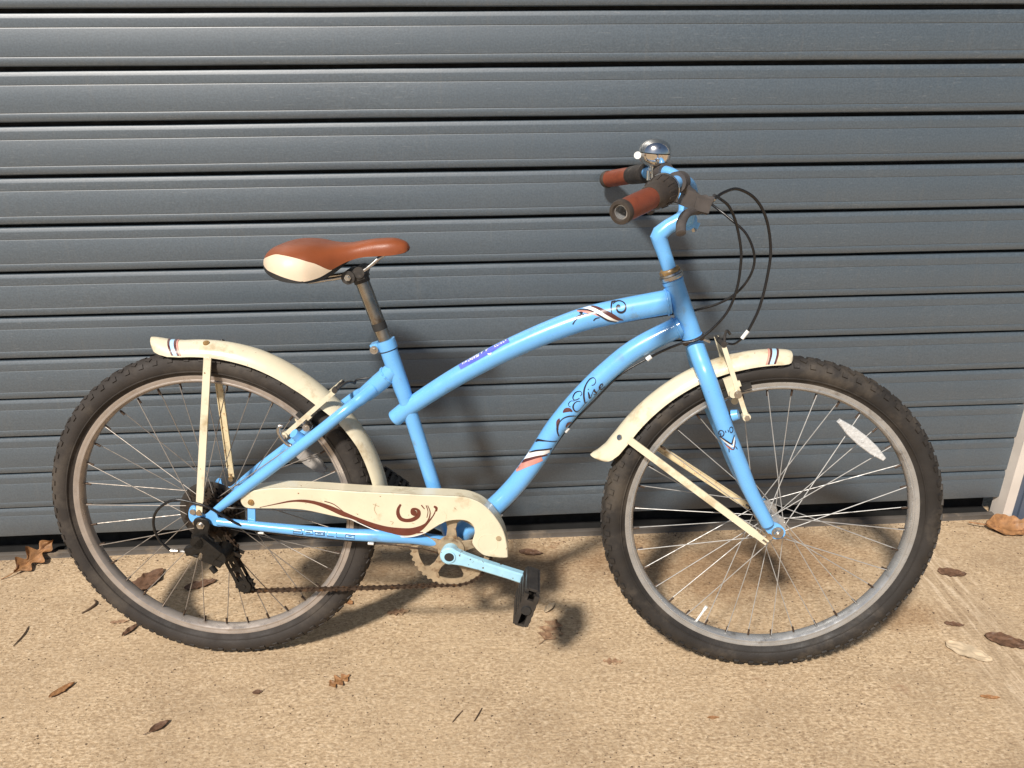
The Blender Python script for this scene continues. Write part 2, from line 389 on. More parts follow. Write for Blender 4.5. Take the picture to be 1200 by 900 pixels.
# ------------------------------------------------------------------ roller shutter
X0, X1 = -2.6, 1.412
shutter = link("roller_shutter", None, label="wide grey metal roller shutter with horizontal slats, closed behind the bicycle", category="shutter")
shutter.location = ((X0 + X1) / 2, 0, 0)
SO = Vector(shutter.location)
def crest(k): return 1.2496 - .1047 * k + .0003976 * k * k if k > 0 else 1.2496 - .1047 * k
def slat(k):
    z0 = crest(k)
    gap = max(.0022, .0088 - .00075 * max(k, 0)) if k < 11 else 0
    z1 = crest(k + 1) + gap if k < 11 else .066
    h = z0 - z1; ga = z0 - .265 * h; gb = z1 + .185 * h
    prof = [(.020, z0 - .0010), (.0085, z0 - .0002), (.0050, z0), (.0030, z0 - .0009), (.0004, z0 - .0075), (0, z0 - .0095), (0, ga + .0012), (.0008, ga), (0, ga - .0018)]
    if k == 11: prof += [(0, z1 + .004), (.001, z1 + .001), (.004, z1), (.020, z1)]
    else: prof += [(0, gb + .0012), (.0008, gb), (0, gb - .0018), (0, z1 + .006), (.0012, z1 + .0025), (.0045, z1 + .0004), (.020, z1)]
    b = MB(); n = 60; P = len(prof); vs = []
    for i in range(n + 1):
        x = X0 + (X1 - X0) * i / n
        dz = .0011 * noise.noise((x * 1.3, k * 3.7, 0)) + .0005 * noise.noise((x * 6, k * 3.7, 5))
        dy = .0022 * noise.noise((x * 2.6, k * 9.3, 2)) ** 3 * 3 + .0016 * noise.noise((x * 1.1, k * 5.1, 9)) + .0005 * noise.noise((x * 5, k * 2.1, 3))
        for y, z in prof: vs.append((x, y + (dy if y < .015 else 0), z + dz))
    b.add(vs, [(i * P + j, (i + 1) * P + j, (i + 1) * P + j + 1, i * P + j + 1) for i in range(n) for j in range(P - 1)])
    me = b.mesh("slat", M['slat'], lambda p: p - SO, smooth=28)
    return link("slat", me, shutter)
for k in range(-9, 12): slat(k)
b = MB(); b.box(((X0 + X1) / 2, .0235, 1.18), (X1 - X0, .005, 2.20)); part("backing_sheet", b, 'backing', shutter, lambda p: p - SO)
b = MB(); nseg = 40
prof = [(.020, .070), (.056, .0695), (.058, .060), (.058, .030), (.056, .0040), (.006, .0030)]
vs = []
for i in range(nseg + 1):
    x = X0 + (X1 - X0) * i / nseg
    vs += [(x, y + .001 * noise.noise((x * 3, 1, 1)), z) for y, z in prof]
b.add(vs, [(i * 6 + j, (i + 1) * 6 + j, (i + 1) * 6 + j + 1, i * 6 + j + 1) for i in range(nseg) for j in range(5)])
part("bottom_seal", b, 'seal', shutter, lambda p: p - SO)
b = MB()
prof = [(.010, .0145), (.002, .0150), (-.0025, .0130), (-.003, .003), (-.006, -.002), (.010, -.002)]
vs = []
for i in range(nseg + 1):
    x = X0 + (X1 + .002 - X0) * i / nseg
    vs += [(x, y + .0016 * noise.noise((x * 4, 3, 1)), z + .001 * noise.noise((x * 5, 8, 1))) for y, z in prof]
b.add(vs, [(i * 6 + j, (i + 1) * 6 + j, (i + 1) * 6 + j + 1, i * 6 + j + 1) for i in range(nseg) for j in range(5)])
link("threshold", b.mesh("threshold", M['sill']), kind='structure')

frame_t = link("door_frame", None, label="door post with dirty white guide rail and blue grey jamb beside the shutter", category="door frame")
frame_t.location = (1.43, 0, 0); FO = Vector(frame_t.location)
b = MB(); b.box((1.4195, -.006, 1.2), (.021, .050, 2.4)); b.box((1.4365, -.001, 1.2), (.0128, .040, 2.4))
b.box((1.4300, -.018, 1.2), (.0016, .012, 2.4))
o = part("guide_rail", b, 'rail_white', frame_t, lambda p: p - FO)
b = MB(); b.box((2.02, .012, 1.2), (1.154, .05, 2.4)); b.box((1.478, -.0165, 1.2), (.03, .007, 2.4)); b.box((1.66, -.0165, 1.2), (.16, .007, 2.4)); b.box((2.2, -.0165, 1.2), (.16, .007, 2.4))
part("jamb", b, 'jamb', frame_t, lambda p: p - FO)
o = MB()
for z in (.27,): o.cyl((1.4205, -.030, z), (1.4205, -.0345, z), .006, n=10)
for i, z in enumerate((.27,)): part("screw", o, 'steel', frame_t, lambda p: p - FO)

# ------------------------------------------------------------------ bicycle
bike = link("bicycle", None, label="light blue step-over cruiser bicycle with cream mudguards leaning on the grey shutter", category="bicycle")
psi, lam = .1027, .1285
exv = Vector((math.cos(psi), -math.sin(psi), 0)); e0 = Vector((-math.sin(psi), -math.cos(psi), 0)); upv = Vector((0, 0, 1))
ezv = upv * math.cos(lam) - e0 * math.sin(lam); eyv = e0 * math.cos(lam) + upv * math.sin(lam)
mw = Matrix((exv, -eyv, ezv)).transposed().to_4x4(); mw.translation = Vector((.0338, -.4237, .0002))
bike.matrix_world = mw

# tubes given by (u, w, v), radius
TT = [((.3757, .1999, 0), .0165), ((.4169, .2319, 0), .0172), ((.5032, .2887, 0), .0185), ((.6066, .3452, 0), .020), ((.7194, .3938, 0), .0215), ((.7977, .4147, 0), .0225), ((.8938, .4339, 0), .023)]
DT = [((.9153, .3883, 0), .0195), ((.84, .3468, 0), .0195), ((.7875, .303, 0), .0195), ((.7357, .2481, 0), .0195), ((.6878, .185, 0), .0195), ((.6471, .1149, 0), .0195), ((.6035, .0539, 0), .0195), ((.5555, .0027, 0), .0195), ((.4818, -.0636, 0), .0195)]
FK = [((.9404, .3642, .0), .0165), ((.9525, .328, .030), .0165), ((.9639, .2982, .048), .0165), ((.9963, .216, .056), .0160), ((1.03, .142, .058), .015), ((1.0565, .0833, .059), .0142), ((1.0946, .0164, .060), .0125)]
CS = [((.0295, .0033, .064), .008), ((.1369, -.0084, .063), .0095), ((.2712, -.0196, .062), .0115), ((.3552, -.0234, .06), .0125), ((.42, -.035, .045), .0125), ((.4818, -.055, .028), .0125)]
def dense(T, n=10):
    return [((p[0], p[1], p[2]), p[3]) for p in catmull([(*a, r) for a, r in T], n)]
TTd, DTd, FKd, CSd = dense(TT), dense(DT), dense(FK), dense(CS)
def uvw(a): return (a[0], a[2], a[1])
def put(mb, Td, mirror=False, n=24):
    mb.tube([(a[0], -a[2] if mirror else a[2], a[1]) for a, r in Td], [r for a, r in Td], n)

fr = MB()
# rear end of the top tube is closed by a rounded cap
d0 = Vector((TT[1][0][0] - TT[0][0][0], 0, TT[1][0][1] - TT[0][0][1])).normalized()
p0 = Vector((TT[0][0][0], 0, TT[0][0][1]))
capp = [p0 - d0 * .0045, p0 - d0 * .0038, p0 - d0 * .002]; capr = [.0118, .0146, .0160]
fr.tube([*capp, *[uvw(a) for a, r in TTd]], capr + [r for a, r in TTd], 28)
put(fr, DTd, n=28)
fr.tube([(.896, 0, .4757), (.9404, 0, .3642)], .0185, 28)
# weld beads where the tubes meet the head tube and the seat tube
def bead(c, ax, r, k):
    c = Vector(c); ax = Vector(ax).normalized(); y = Vector((0, 1, 0)); x = ax.cross(y).normalized(); n = 34
    pts = [c + x * ((r + .0006 * math.sin(i * 2.9 + k)) * math.cos(2 * math.pi * i / n)) + y * ((r + .0006 * math.sin(i * 2.9 + k)) * math.sin(2 * math.pi * i / n)) for i in range(n + 1)]
    fr.tube(pts, [.0021 + .0005 * math.sin(i * 2.1 + k) for i in range(n + 1)], 8)
bead((.8880, 0, .4326), (.96, 0, .19), .0228, 1); bead((.9080, 0, .3846), (.88, 0, .46), .0193, 2)
bead((.3640, 0, .2860), (.75, 0, .66), .0176, 3)
fr.tube([(.8966, 0, .4742), (.8986, 0, .4692)], .0197, 28); fr.tube([(.9380, 0, .3702), (.9400, 0, .3652)], .0197, 28)
fr.tube([(.3643, 0, .3535), (.3722, 0, .3262), (.3915, 0, .262), (.397, 0, .243)], [.0166, .0166, .0160, .0146], 24)
fr.tube([(.385, 0, .285), (.415, 0, .1775), (.4468, 0, .0566), (.4818, 0, -.0636)], .0143, 24)
fr.cyl((.4818, -.036, -.0636), (.4818, .036, -.0636), .0205, n=28)
fr.tube([(.378, 0, .298), (.350, 0, .2735), (.322, 0, .2495), (.3, 0, .2305)], [.0175, .0178, .0165, .006], 24)
for s in (1, -1):
    q = catmull([(.338, .010 * s, .263), (.310, .032 * s, .2425), (.2865, .048 * s, .2265), (.2266, .058 * s, .1796), (.1123, .062 * s, .0919), (.0270, .0645 * s, .0262)], 6)
    fr.tube(q, [.0125] * 6 + [.0108] * (len(q) - 10) + [.0098, .009, .008, .007], 18)
    put(fr, CSd, s < 0, 20)
    poly = [(-.0251, .0236), (-.0185, .0365), (-.0101, .0366), (-.0081, .0239), (.0065, .0187), (.0212, .0299), (.0285, .0258), (.0330, .012), (.046, .0076), (.0447, -.0053), (.0242, -.0048), (.0114, .0023), (.004, -.011), (-.0162, -.0019), (-.0251, .0089)]
    fr.plate(catmull(poly, 3, True), .0625 * s, .0665 * s)
fr.cyl((.395, -.05, -.03), (.395, .05, -.03), .008)
# brake bosses on the stays
for s in (1, -1): fr.cyl((.2025, .050 * s, .1735), (.193, .060 * s, .188), .011, .009)
frame = part("frame", fr, 'blue', bike)
b = MB(); b.plate([(.0895, .0350), (.1045, .0335), (.1015, -.006), (.0860, -.0045)], .0555, .0585, .0008); part("guard_bracket", b, 'blue', frame)
for p in ((.112, .058, -.0209), (.3292, .060, -.0388)):
    b = MB(); b.cyl((p[0] - .006, p[1], p[2]), (p[0] + .005, p[1], p[2] - .0006), .0042, n=12); part("cable_stop", b, 'white', frame)
for p, t in (((.8602, .004, .3275), (.76, .65)), ((.7094, .004, .1827), (.6, .8)), ((.5788, .004, -.0025), (.7, .72))):
    t = Vector((t[0], 0, t[1])).normalized() * .0052
    b = MB(); b.cyl(Vector(p) - t, Vector(p) + t, .0046, n=12); part("cable_stop", b, 'white', frame)
# thin dark weld lines round the seat cluster
b = MB(); b.tube([(.3690, 0, .3372), (.3695, 0, .3357)], .01665, 24)
part("collar_seam", b, 'rubber', frame)

# ---- flat print on the tubes: strokes of (u, w, half width) laid on the surface
def surf_v(Td, u, w):
    best = None
    for (a, ra), (c, rc) in zip(Td, Td[1:]):
        ab = (c[0] - a[0], c[1] - a[1]); l2 = ab[0] ** 2 + ab[1] ** 2
        t = min(1, max(0, ((u - a[0]) * ab[0] + (w - a[1]) * ab[1]) / l2))
        p = (a[0] + ab[0] * t, a[1] + ab[1] * t); d = math.hypot(u - p[0], w - p[1]); r = ra + (rc - ra) * t
        if best is None or d - r < best[0]: best = (d - r, d, r, a[2] + (c[2] - a[2]) * t, p)
    _, d, r, vc, p = best
    r += .00045
    if d > r * .985:
        k = r * .985 / d; u, w, d = p[0] + (u - p[0]) * k, p[1] + (w - p[1]) * k, r * .985
    return (u, vc + math.sqrt(r * r - d * d), w)
def lay(surface, u, w, lift=0):
    if isinstance(surface, float): return (u, surface + lift, w)
    q = surf_v(surface, u, w)
    return (q[0], q[1] + lift, q[2])
def ribbons(strokes, surface, lift=0, n=5):
    b = MB()
    for s in strokes:
        q = catmull(s, n); N = len(q); vs = []
        for i in range(N):
            a, c = q[max(i - 1, 0)], q[min(i + 1, N - 1)]
            t = Vector((c[0] - a[0], c[1] - a[1])); t = t.normalized() if t.length > 1e-9 else Vector((1, 0))
            h = max(q[i][2], .0002)
            for e in (-1, -.33, .33, 1): vs.append(lay(surface, q[i][0] - t.y * h * e, q[i][1] + t.x * h * e, lift))
        b.add(vs, [(i * 4 + j, (i + 1) * 4 + j, (i + 1) * 4 + j + 1, i * 4 + j + 1) for i in range(N - 1) for j in range(3)])
    return b
def band(up, lo, surface, lift=0, n=5, m=4):
    b = MB(); A, B = catmull(up, n), catmull(lo, n); vs = []
    for p, q in zip(A, B):
        for j in range(m + 1):
            t = j / m; vs.append(lay(surface, p[0] + (q[0] - p[0]) * t, p[1] + (q[1] - p[1]) * t, lift))
    b.add(vs, [(i * (m + 1) + j, (i + 1) * (m + 1) + j, (i + 1) * (m + 1) + j + 1, i * (m + 1) + j + 1) for i in range(len(A) - 1) for j in range(m)])
    return b
def flat(name, b, mat, parent, **kw): return part(name, b, mat, parent, smooth=180, **kw)
FRT = TTd[::-1] + DTd       # the top tube runs straight on into the down tube at the head: one list serves both prints
DECAL={"elise":[[[.7331,.2559,.00066],[.7356,.2597,.00066],[.7343,.2636,.00066],[.73,.2636,.00066],[.7237,.2597,.00082],[.7196,.2525,.00098],[.7206,.2478,.00098],[.7253,.2479,.00082],[.7316,.2515,.00066]],[[.7334,.245,.00066],[.7277,.2453,.00066],[.7222,.2411,.00098],[.7198,.2345,.00148],[.7218,.2283,.00131],[.7267,.2242,.00115],[.7315,.2258,.00082],[.7363,.2312,.00066],[.7409,.2382,.00066],[.7432,.2421,.00066]],[[.7222,.2455,.00049],[.7158,.2445,.00049],[.7114,.2393,.00066],[.7121,.2351,.00066],[.7156,.2339,.00049]],[[.7537,.2771,.00066],[.7584,.2792,.00066],[.7612,.2854,.00066],[.758,.291,.00066],[.7511,.2882,.00082],[.7444,.2793,.00098],[.7403,.2686,.00148],[.7395,.2577,.00164],[.741,.2475,.00148],[.7433,.2409,.00098],[.7472,.2441,.00066]],[[.7476,.2643,.00082],[.7494,.2578,.00164],[.7507,.2514,.00131],[.7542,.2538,.00066]],[[.7472,.2697,.00115],[.7483,.2691,.00115]],[[.7533,.2549,.00049],[.7584,.2695,.00066],[.7598,.2654,.00164],[.7636,.2616,.00148],[.7625,.2579,.00098],[.758,.2587,.00098]],[[.7652,.2629,.00049],[.7713,.2717,.00066],[.7746,.277,.00082],[.7733,.2805,.00082],[.7701,.2779,.00115],[.7686,.2726,.00148],[.771,.2676,.00131],[.7757,.2687,.00066],[.7795,.2731,.00049]]],"leaf_red":[[[.7009,.2219,.00082],[.7064,.2266,.00361],[.7128,.2282,.00361],[.7185,.2252,.00131]],[[.6945,.2102,.00066],[.6922,.2037,.00328],[.691,.1954,.0023],[.6916,.1869,.00115]],[[.7185,.1998,.00098],[.7127,.1989,.00361],[.7087,.1936,.00197],[.708,.1902,.00066]],[[.6187,.1115,.00128],[.6345,.1228,.00217],[.6538,.1316,.00217],[.673,.1346,.00128]],[[.7484,.4262,.00066],[.7595,.4246,.00197],[.7705,.42,.00306],[.7839,.4134,.00393],[.7968,.4058,.00328],[.8087,.4019,.00066]],[[.9974,.1842,.00046],[1.0056,.1779,.00082],[1.0138,.1736,.001],[1.0162,.1841,.00091],[1.0169,.1909,.00055]]],"leaf_dark":[[[.6944,.1733,.00098],[.6912,.1833,.00148],[.6904,.1937,.00131],[.6946,.2031,.00082],[.7018,.2111,.00098],[.7114,.2152,.00115],[.7212,.2154,.00098],[.7271,.2128,.00082]],[[.6489,.1575,.00064],[.656,.1632,.00179],[.6726,.1645,.00102],[.6912,.1621,.00089]],[[.6368,.1354,.00064],[.6498,.1428,.00153],[.6652,.1463,.00166],[.6812,.1473,.00153]],[[.7229,.4185,.00055],[.7339,.4198,.00098],[.745,.4199,.00109],[.7561,.4161,.0012],[.7686,.409,.00142],[.7814,.4019,.00153],[.7964,.3982,.00109]],[[.7155,.3946,.00109],[.7201,.4018,.00087],[.7273,.4088,.00077],[.7356,.413,.00066],[.7459,.4142,.00055],[.7541,.4144,.00044]],[[.7274,.4153,.00087],[.731,.4152,.00197],[.7336,.4158,.00109]],[[.718,.4046,.00066],[.7242,.4091,.00077],[.7325,.4136,.00066]],[[.7532,.402,.00098],[.7573,.4062,.00098],[.7645,.4081,.00055]],[[.787,.4145,.00066],[.7849,.4234,.00109],[.7863,.433,.00131],[.7898,.4361,.00175],[.7949,.4393,.00153],[.8021,.4404,.00066]],[[.7882,.4315,.00044],[.7936,.4354,.00077],[.8009,.437,.00077],[.8076,.4351,.00098],[.811,.4299,.00131],[.81,.4221,.00164],[.8044,.4181,.00197],[.7977,.4193,.00175],[.7946,.4247,.00153],[.7962,.4289,.00175],[.7992,.4295,.00197],[.7997,.4267,.00197]],[[.9887,.1956,.00109],[.9939,.1932,.00137],[1.0021,.1883,.00155],[1.0095,.1847,.00137],[1.0116,.1925,.00109],[1.0142,.2006,.00082]],[[.9874,.1993,.00073],[.9867,.2066,.00082],[.9904,.2095,.00073],[.9944,.2058,.00082],[.9939,.1996,.00082],[.9909,.1973,.00073],[.9887,.2007,.00073]],[[.9891,.2023,.00109],[.9905,.2025,.00128]],[[.9964,.2099,.00073],[.998,.2062,.00091]],[[1.001,.2118,.00073],[1.0031,.2072,.00082]],[[1.0045,.215,.00064],[1.0085,.2159,.00064],[1.0111,.2119,.00073],[1.0101,.2073,.00082],[1.0068,.2061,.00073],[1.0047,.2106,.00064],[1.0045,.215,.00064]],[[1.006,.175,.00073],[1.0074,.1669,.00073]],[[1.0173,.1796,.00073],[1.0213,.1739,.00064]]],"stripe_white":[[[.6241,.1182,.00153],[.6369,.1304,.00536],[.6537,.1385,.00574],[.6659,.1412,.00536],[.677,.1421,.00332]],[[.7328,.4223,.00087],[.7432,.4235,.00219],[.7562,.4211,.00328],[.7706,.4132,.00361],[.7864,.4042,.00284],[.8,.3996,.00066]],[[.9906,.1932,.00055],[.9967,.1889,.00128],[1.005,.1834,.00155],[1.0125,.1788,.00128],[1.0137,.1879,.00128],[1.0148,.1964,.00073]]],"stripe_pink":[[[.6106,.0969,.00255],[.6281,.1122,.00561],[.6449,.1209,.00587],[.6628,.1271,.00485]],[[.7235,.4172,.00087],[.7337,.4182,.00219],[.7439,.4177,.00306],[.7541,.4155,.00284],[.7665,.4095,.00087]],[[.9999,.1814,.00055],[1.0057,.1769,.002],[1.0118,.173,.00109]]],"sticker":[[[.5009,.3112],[.5206,.3237],[.5401,.3361],[.5596,.3474],[.5789,.3581],[.5939,.3648]],[[.5073,.3044],[.5269,.3158],[.5463,.327],[.5656,.3382],[.5837,.3501],[.5997,.3582]]],"sticker_white":[[[.508,.3157,.00071],[.5105,.3128,.00071]],[[.5107,.3149,.00071],[.5087,.3135,.00071]],[[.5107,.3174,.00071],[.5134,.3145,.00071]],[[.5146,.316,.00071],[.5167,.3197,.00071],[.5188,.3177,.00071]],[[.5153,.3172,.00071],[.5179,.3185,.00071]],[[.5195,.3214,.00071],[.5217,.3191,.00071],[.5235,.3202,.00071]],[[.5227,.3235,.00071],[.5252,.3211,.00071]],[[.5227,.3235,.00071],[.5251,.3249,.00071]],[[.5238,.3219,.00071],[.526,.3231,.00071]],[[.5271,.3254,.00071],[.5265,.3228,.00071],[.529,.3231,.00071],[.5302,.3246,.00071],[.5287,.3262,.00071],[.5271,.3254,.00071]],[[.5309,.3271,.00071],[.5331,.325,.00071]],[[.5309,.3271,.00071],[.533,.3283,.00071],[.5333,.3269,.00071],[.5319,.3259,.00071],[.5344,.326,.00071]],[[.5347,.3294,.00071],[.5366,.3274,.00071],[.5387,.3287,.00071],[.5379,.3306,.00071],[.5347,.3294,.00071]],[[.5412,.3328,.00071],[.539,.3326,.00071],[.5401,.3308,.00071],[.5412,.3309,.00071],[.5405,.3298,.00071],[.5389,.3294,.00071]],[[.5439,.3373,.00071],[.5466,.3341,.00071]],[[.5488,.3384,.00071],[.5453,.3349,.00071]],[[.5526,.3424,.00071],[.5553,.3388,.00071]],[[.5541,.3391,.00071],[.5574,.343,.00071]],[[.5579,.3441,.00071],[.5552,.3407,.00071]],[[.5698,.3503,.00071],[.5709,.3474,.00071],[.5731,.3484,.00071],[.5723,.3514,.00071],[.5698,.3503,.00071]],[[.5735,.3525,.00071],[.5753,.3495,.00071],[.578,.351,.00071],[.5762,.3536,.00071],[.5735,.3525,.00071]],[[.5784,.3548,.00071],[.5801,.3522,.00071]],[[.5811,.3564,.00071],[.5824,.3537,.00071],[.5849,.3553,.00071]],[[.5853,.3587,.00071],[.5871,.3562,.00071],[.5892,.3573,.00071]],[[.5875,.3598,.00071],[.5902,.3609,.00071],[.5913,.3588,.00071]],[[.5912,.3626,.00071],[.5923,.3596,.00071]],[[.558,.3351,.00071],[.5624,.336,.00071],[.5656,.3373,.00071]],[[.5603,.334,.00071],[.5646,.3349,.00071]]],"apollo":[[[.1805,-.0059,.00068],[.1972,-.0071,.00068],[.1991,-.0158,.00068]],[[.199,-.0166,.00068],[.1801,-.0152,.00068],[.1807,-.0103,.00068],[.1953,-.0112,.00068]],[[.1977,-.0251,.00068],[.2014,-.0076,.00068],[.2188,-.009,.00068],[.2195,-.0157,.00068],[.2041,-.0151,.00068]],[[.2231,-.0112,.00068],[.2229,-.0166,.00068],[.2396,-.018,.00068],[.2398,-.0121,.00068],[.2231,-.0112,.00068]],[[.2413,-.0106,.00068],[.2413,-.0183,.00068]],[[.2464,-.0101,.00068],[.2466,-.0186,.00068],[.2598,-.0198,.00068]],[[.2646,-.0123,.00068],[.2652,-.0214,.00068],[.2798,-.0221,.00068]],[[.2835,-.0149,.00068],[.2812,-.0218,.00068],[.2998,-.024,.00068],[.3009,-.0164,.00068],[.2835,-.0149,.00068]],[[.2884,-.0178,.00068],[.2946,-.0185,.00068]],[[.228,-.0138,.00068],[.2357,-.0143,.00068]],[[.2058,-.0116,.00068],[.2141,-.0123,.00068]]],"apollo_white":[[[.1821,-.0083,.00123],[.196,-.009,.00123]],[[.2036,-.01,.00123],[.2176,-.0112,.00123]],[[.2245,-.0138,.00123],[.2384,-.0147,.00123]],[[.2481,-.0135,.00123],[.2481,-.017,.00123]],[[.2836,-.0179,.00123],[.2988,-.0199,.00123]]],"guard_red_band":[[[[.1157,.036],[.1499,.0448],[.1772,.0515],[.204,.0538],[.2303,.0499],[.2564,.0414],[.2822,.0292],[.3028,.0196],[.3327,.008],[.3623,-.0002],[.3934,-.0032],[.4147,-.0017],[.4358,.0068],[.452,.0238],[.4599,.0416]],[[.1156,.0351],[.1498,.0427],[.1769,.048],[.197,.0486],[.2233,.0444],[.2492,.034],[.2751,.0211],[.3012,.0121],[.3322,-.0024],[.3684,-.0147],[.3927,-.019],[.4134,-.0168],[.4338,-.0042],[.4545,.0239],[.4609,.0408]]]],"guard_white_band":[[[[.2817,.0203],[.3321,-.0044],[.3682,-.0171],[.3927,-.0212],[.4166,-.0185],[.4386,-.0105]],[[.2816,.0187],[.332,-.0066],[.3681,-.0195],[.3926,-.0234],[.4166,-.0207],[.439,-.0122]]]],"guard_red":[[[.3917,.0474,.0018],[.3864,.0374,.0027],[.3859,.0258,.00361],[.391,.0166,.00391],[.4016,.0134,.00361],[.4138,.0157,.00391],[.4241,.0232,.00391],[.426,.0332,.00331],[.4207,.038,.0024],[.4146,.0363,.00361],[.4164,.0297,.00601],[.4219,.0291,.00421]],[[.4436,.0461,.0006],[.448,.032,.0009],[.4439,.0153,.0012],[.4332,.0027,.0012],[.4145,-.0077,.0009]],[[.4406,.046,.0009],[.4438,.0335,.0006],[.4413,.0202,.0006]],[[.4315,.0465,.0012],[.4373,.0384,.0009]],[[.4556,.0443,.0018],[.4601,.0411,.0027],[.4602,.0338,.0009]],[[.4112,-.0139,.0009],[.4235,-.0123,.0015],[.4333,-.0121,.0009]],[[.2437,.0512,.0009],[.2616,.045,.0009],[.279,.0304,.0006]]],"guard_scuff":[[[.3438,.0481,.0006],[.3401,.0349,.0006],[.3442,.025,.0006]],[[.3377,.0464,.0006],[.3496,.0417,.0006]],[[.3695,.0105,.0006],[.3755,.0089,.0006],[.3722,.0038,.0006]],[[.412,.008,.0006],[.4165,.0064,.0006]]]}
for key, mat, lf in (('stripe_pink', 'ink_pink', 0), ('stripe_white', 'ink_white', .0002), ('leaf_red', 'ink_red', .0004), ('leaf_dark', 'ink_dark', .0006)):
    on_tt = [s for s in DECAL[key] if s[0][0] > .66 and s[0][1] > .36 and s[0][0] < .86]
    on_fk = [s for s in DECAL[key] if s[0][0] > .95]
    on_dt = [s for s in DECAL[key] if s not in on_tt and s not in on_fk]
    DECAL[key + '_fork'] = on_fk
    for s in on_tt: flat("scroll_print", ribbons([s], TTd, lf), mat, frame)
    for s in on_dt: flat("scroll_print", ribbons([s], DTd, lf), mat, frame)
flat("name_lettering", ribbons(DECAL['elise'], DTd, .0004, 6), 'ink_dark', frame, label="thin dark script lettering reading Elise")
[flat("lettering_fill", ribbons([s], CSd, .0001), 'ink_pale', frame) for s in DECAL['apollo_white']]
flat("stay_lettering", ribbons(DECAL['apollo'], CSd, .0003, 1), 'ink_dark', frame, label="small outlined lettering reading apollo")
flat("sticker", band(*DECAL['sticker'], TTd, .0002), 'sticker', frame, label="narrow blue violet sticker with worn white lettering")
flat("sticker_lettering", ribbons(DECAL['sticker_white'], TTd, .0005, 1), 'ink_white', frame)

# ---- fork
fk = MB()
for s in (False, True): put(fk, FKd, s, 24)
fk.tube([(.9365, 0, .3740), (.9415, 0, .3615), (.9455, 0, .350), (.949, 0, .340)], [.0150, .0178, .0172, .010], 24)
for s in (1, -1):
    poly = [(1.083, .030), (1.094, .034), (1.104, .022), (1.118, .0155), (1.1285, .004), (1.128, -.008), (1.119, -.0145), (1.108, -.0135), (1.098, -.004), (1.086, .012)]
    fk.plate(catmull(poly, 3, True), .0560 * s, .0600 * s)
    fk.cyl((1.012, .052 * s, .232), (1.022, .056 * s, .236), .011, .009)
fork = part("fork", fk, 'blue', bike)
for key, mat, lf in (('stripe_pink_fork', 'ink_pink', 0), ('stripe_white_fork', 'ink_white', .0002), ('leaf_red_fork', 'ink_red', .0004), ('leaf_dark_fork', 'ink_dark', .0006)):
    [flat("chevron_print", ribbons([s], FKd, lf), mat, fork) for s in DECAL[key]]

hs = MB()
def along(a, c, t): a = Vector(a); c = Vector(c); return a + (c - a) * t
ht, hb = (.896, 0, .4757), (.9404, 0, .3642)
for t0, t1, r0, r1 in ((1.005, 1.035, .0200, .0212), (1.035, 1.062, .0212, .0180)):
    hs.tube([along(ht, hb, t0), along(ht, hb, t1)], [r0, r1], 28)
lower = part("headset_race", hs, 'rust', bike)
hs = MB()
for t0, t1, r0, r1 in ((-.010, -.030, .0205, .0220), (-.030, -.070, .0222, .0222), (-.075, -.105, .0205, .0195)):
    hs.tube([along(ht, hb, t0), along(ht, hb, t1)], [r0, r1], 28)
part("headset_cup", hs, 'steel', bike)
hs = MB(); hs.tube([along(ht, hb, -.107), along(ht, hb, -.150), along(ht, hb, -.175)], [.0192, .0192, .0165], 8); part("headset_nut", hs, 'brass', bike)

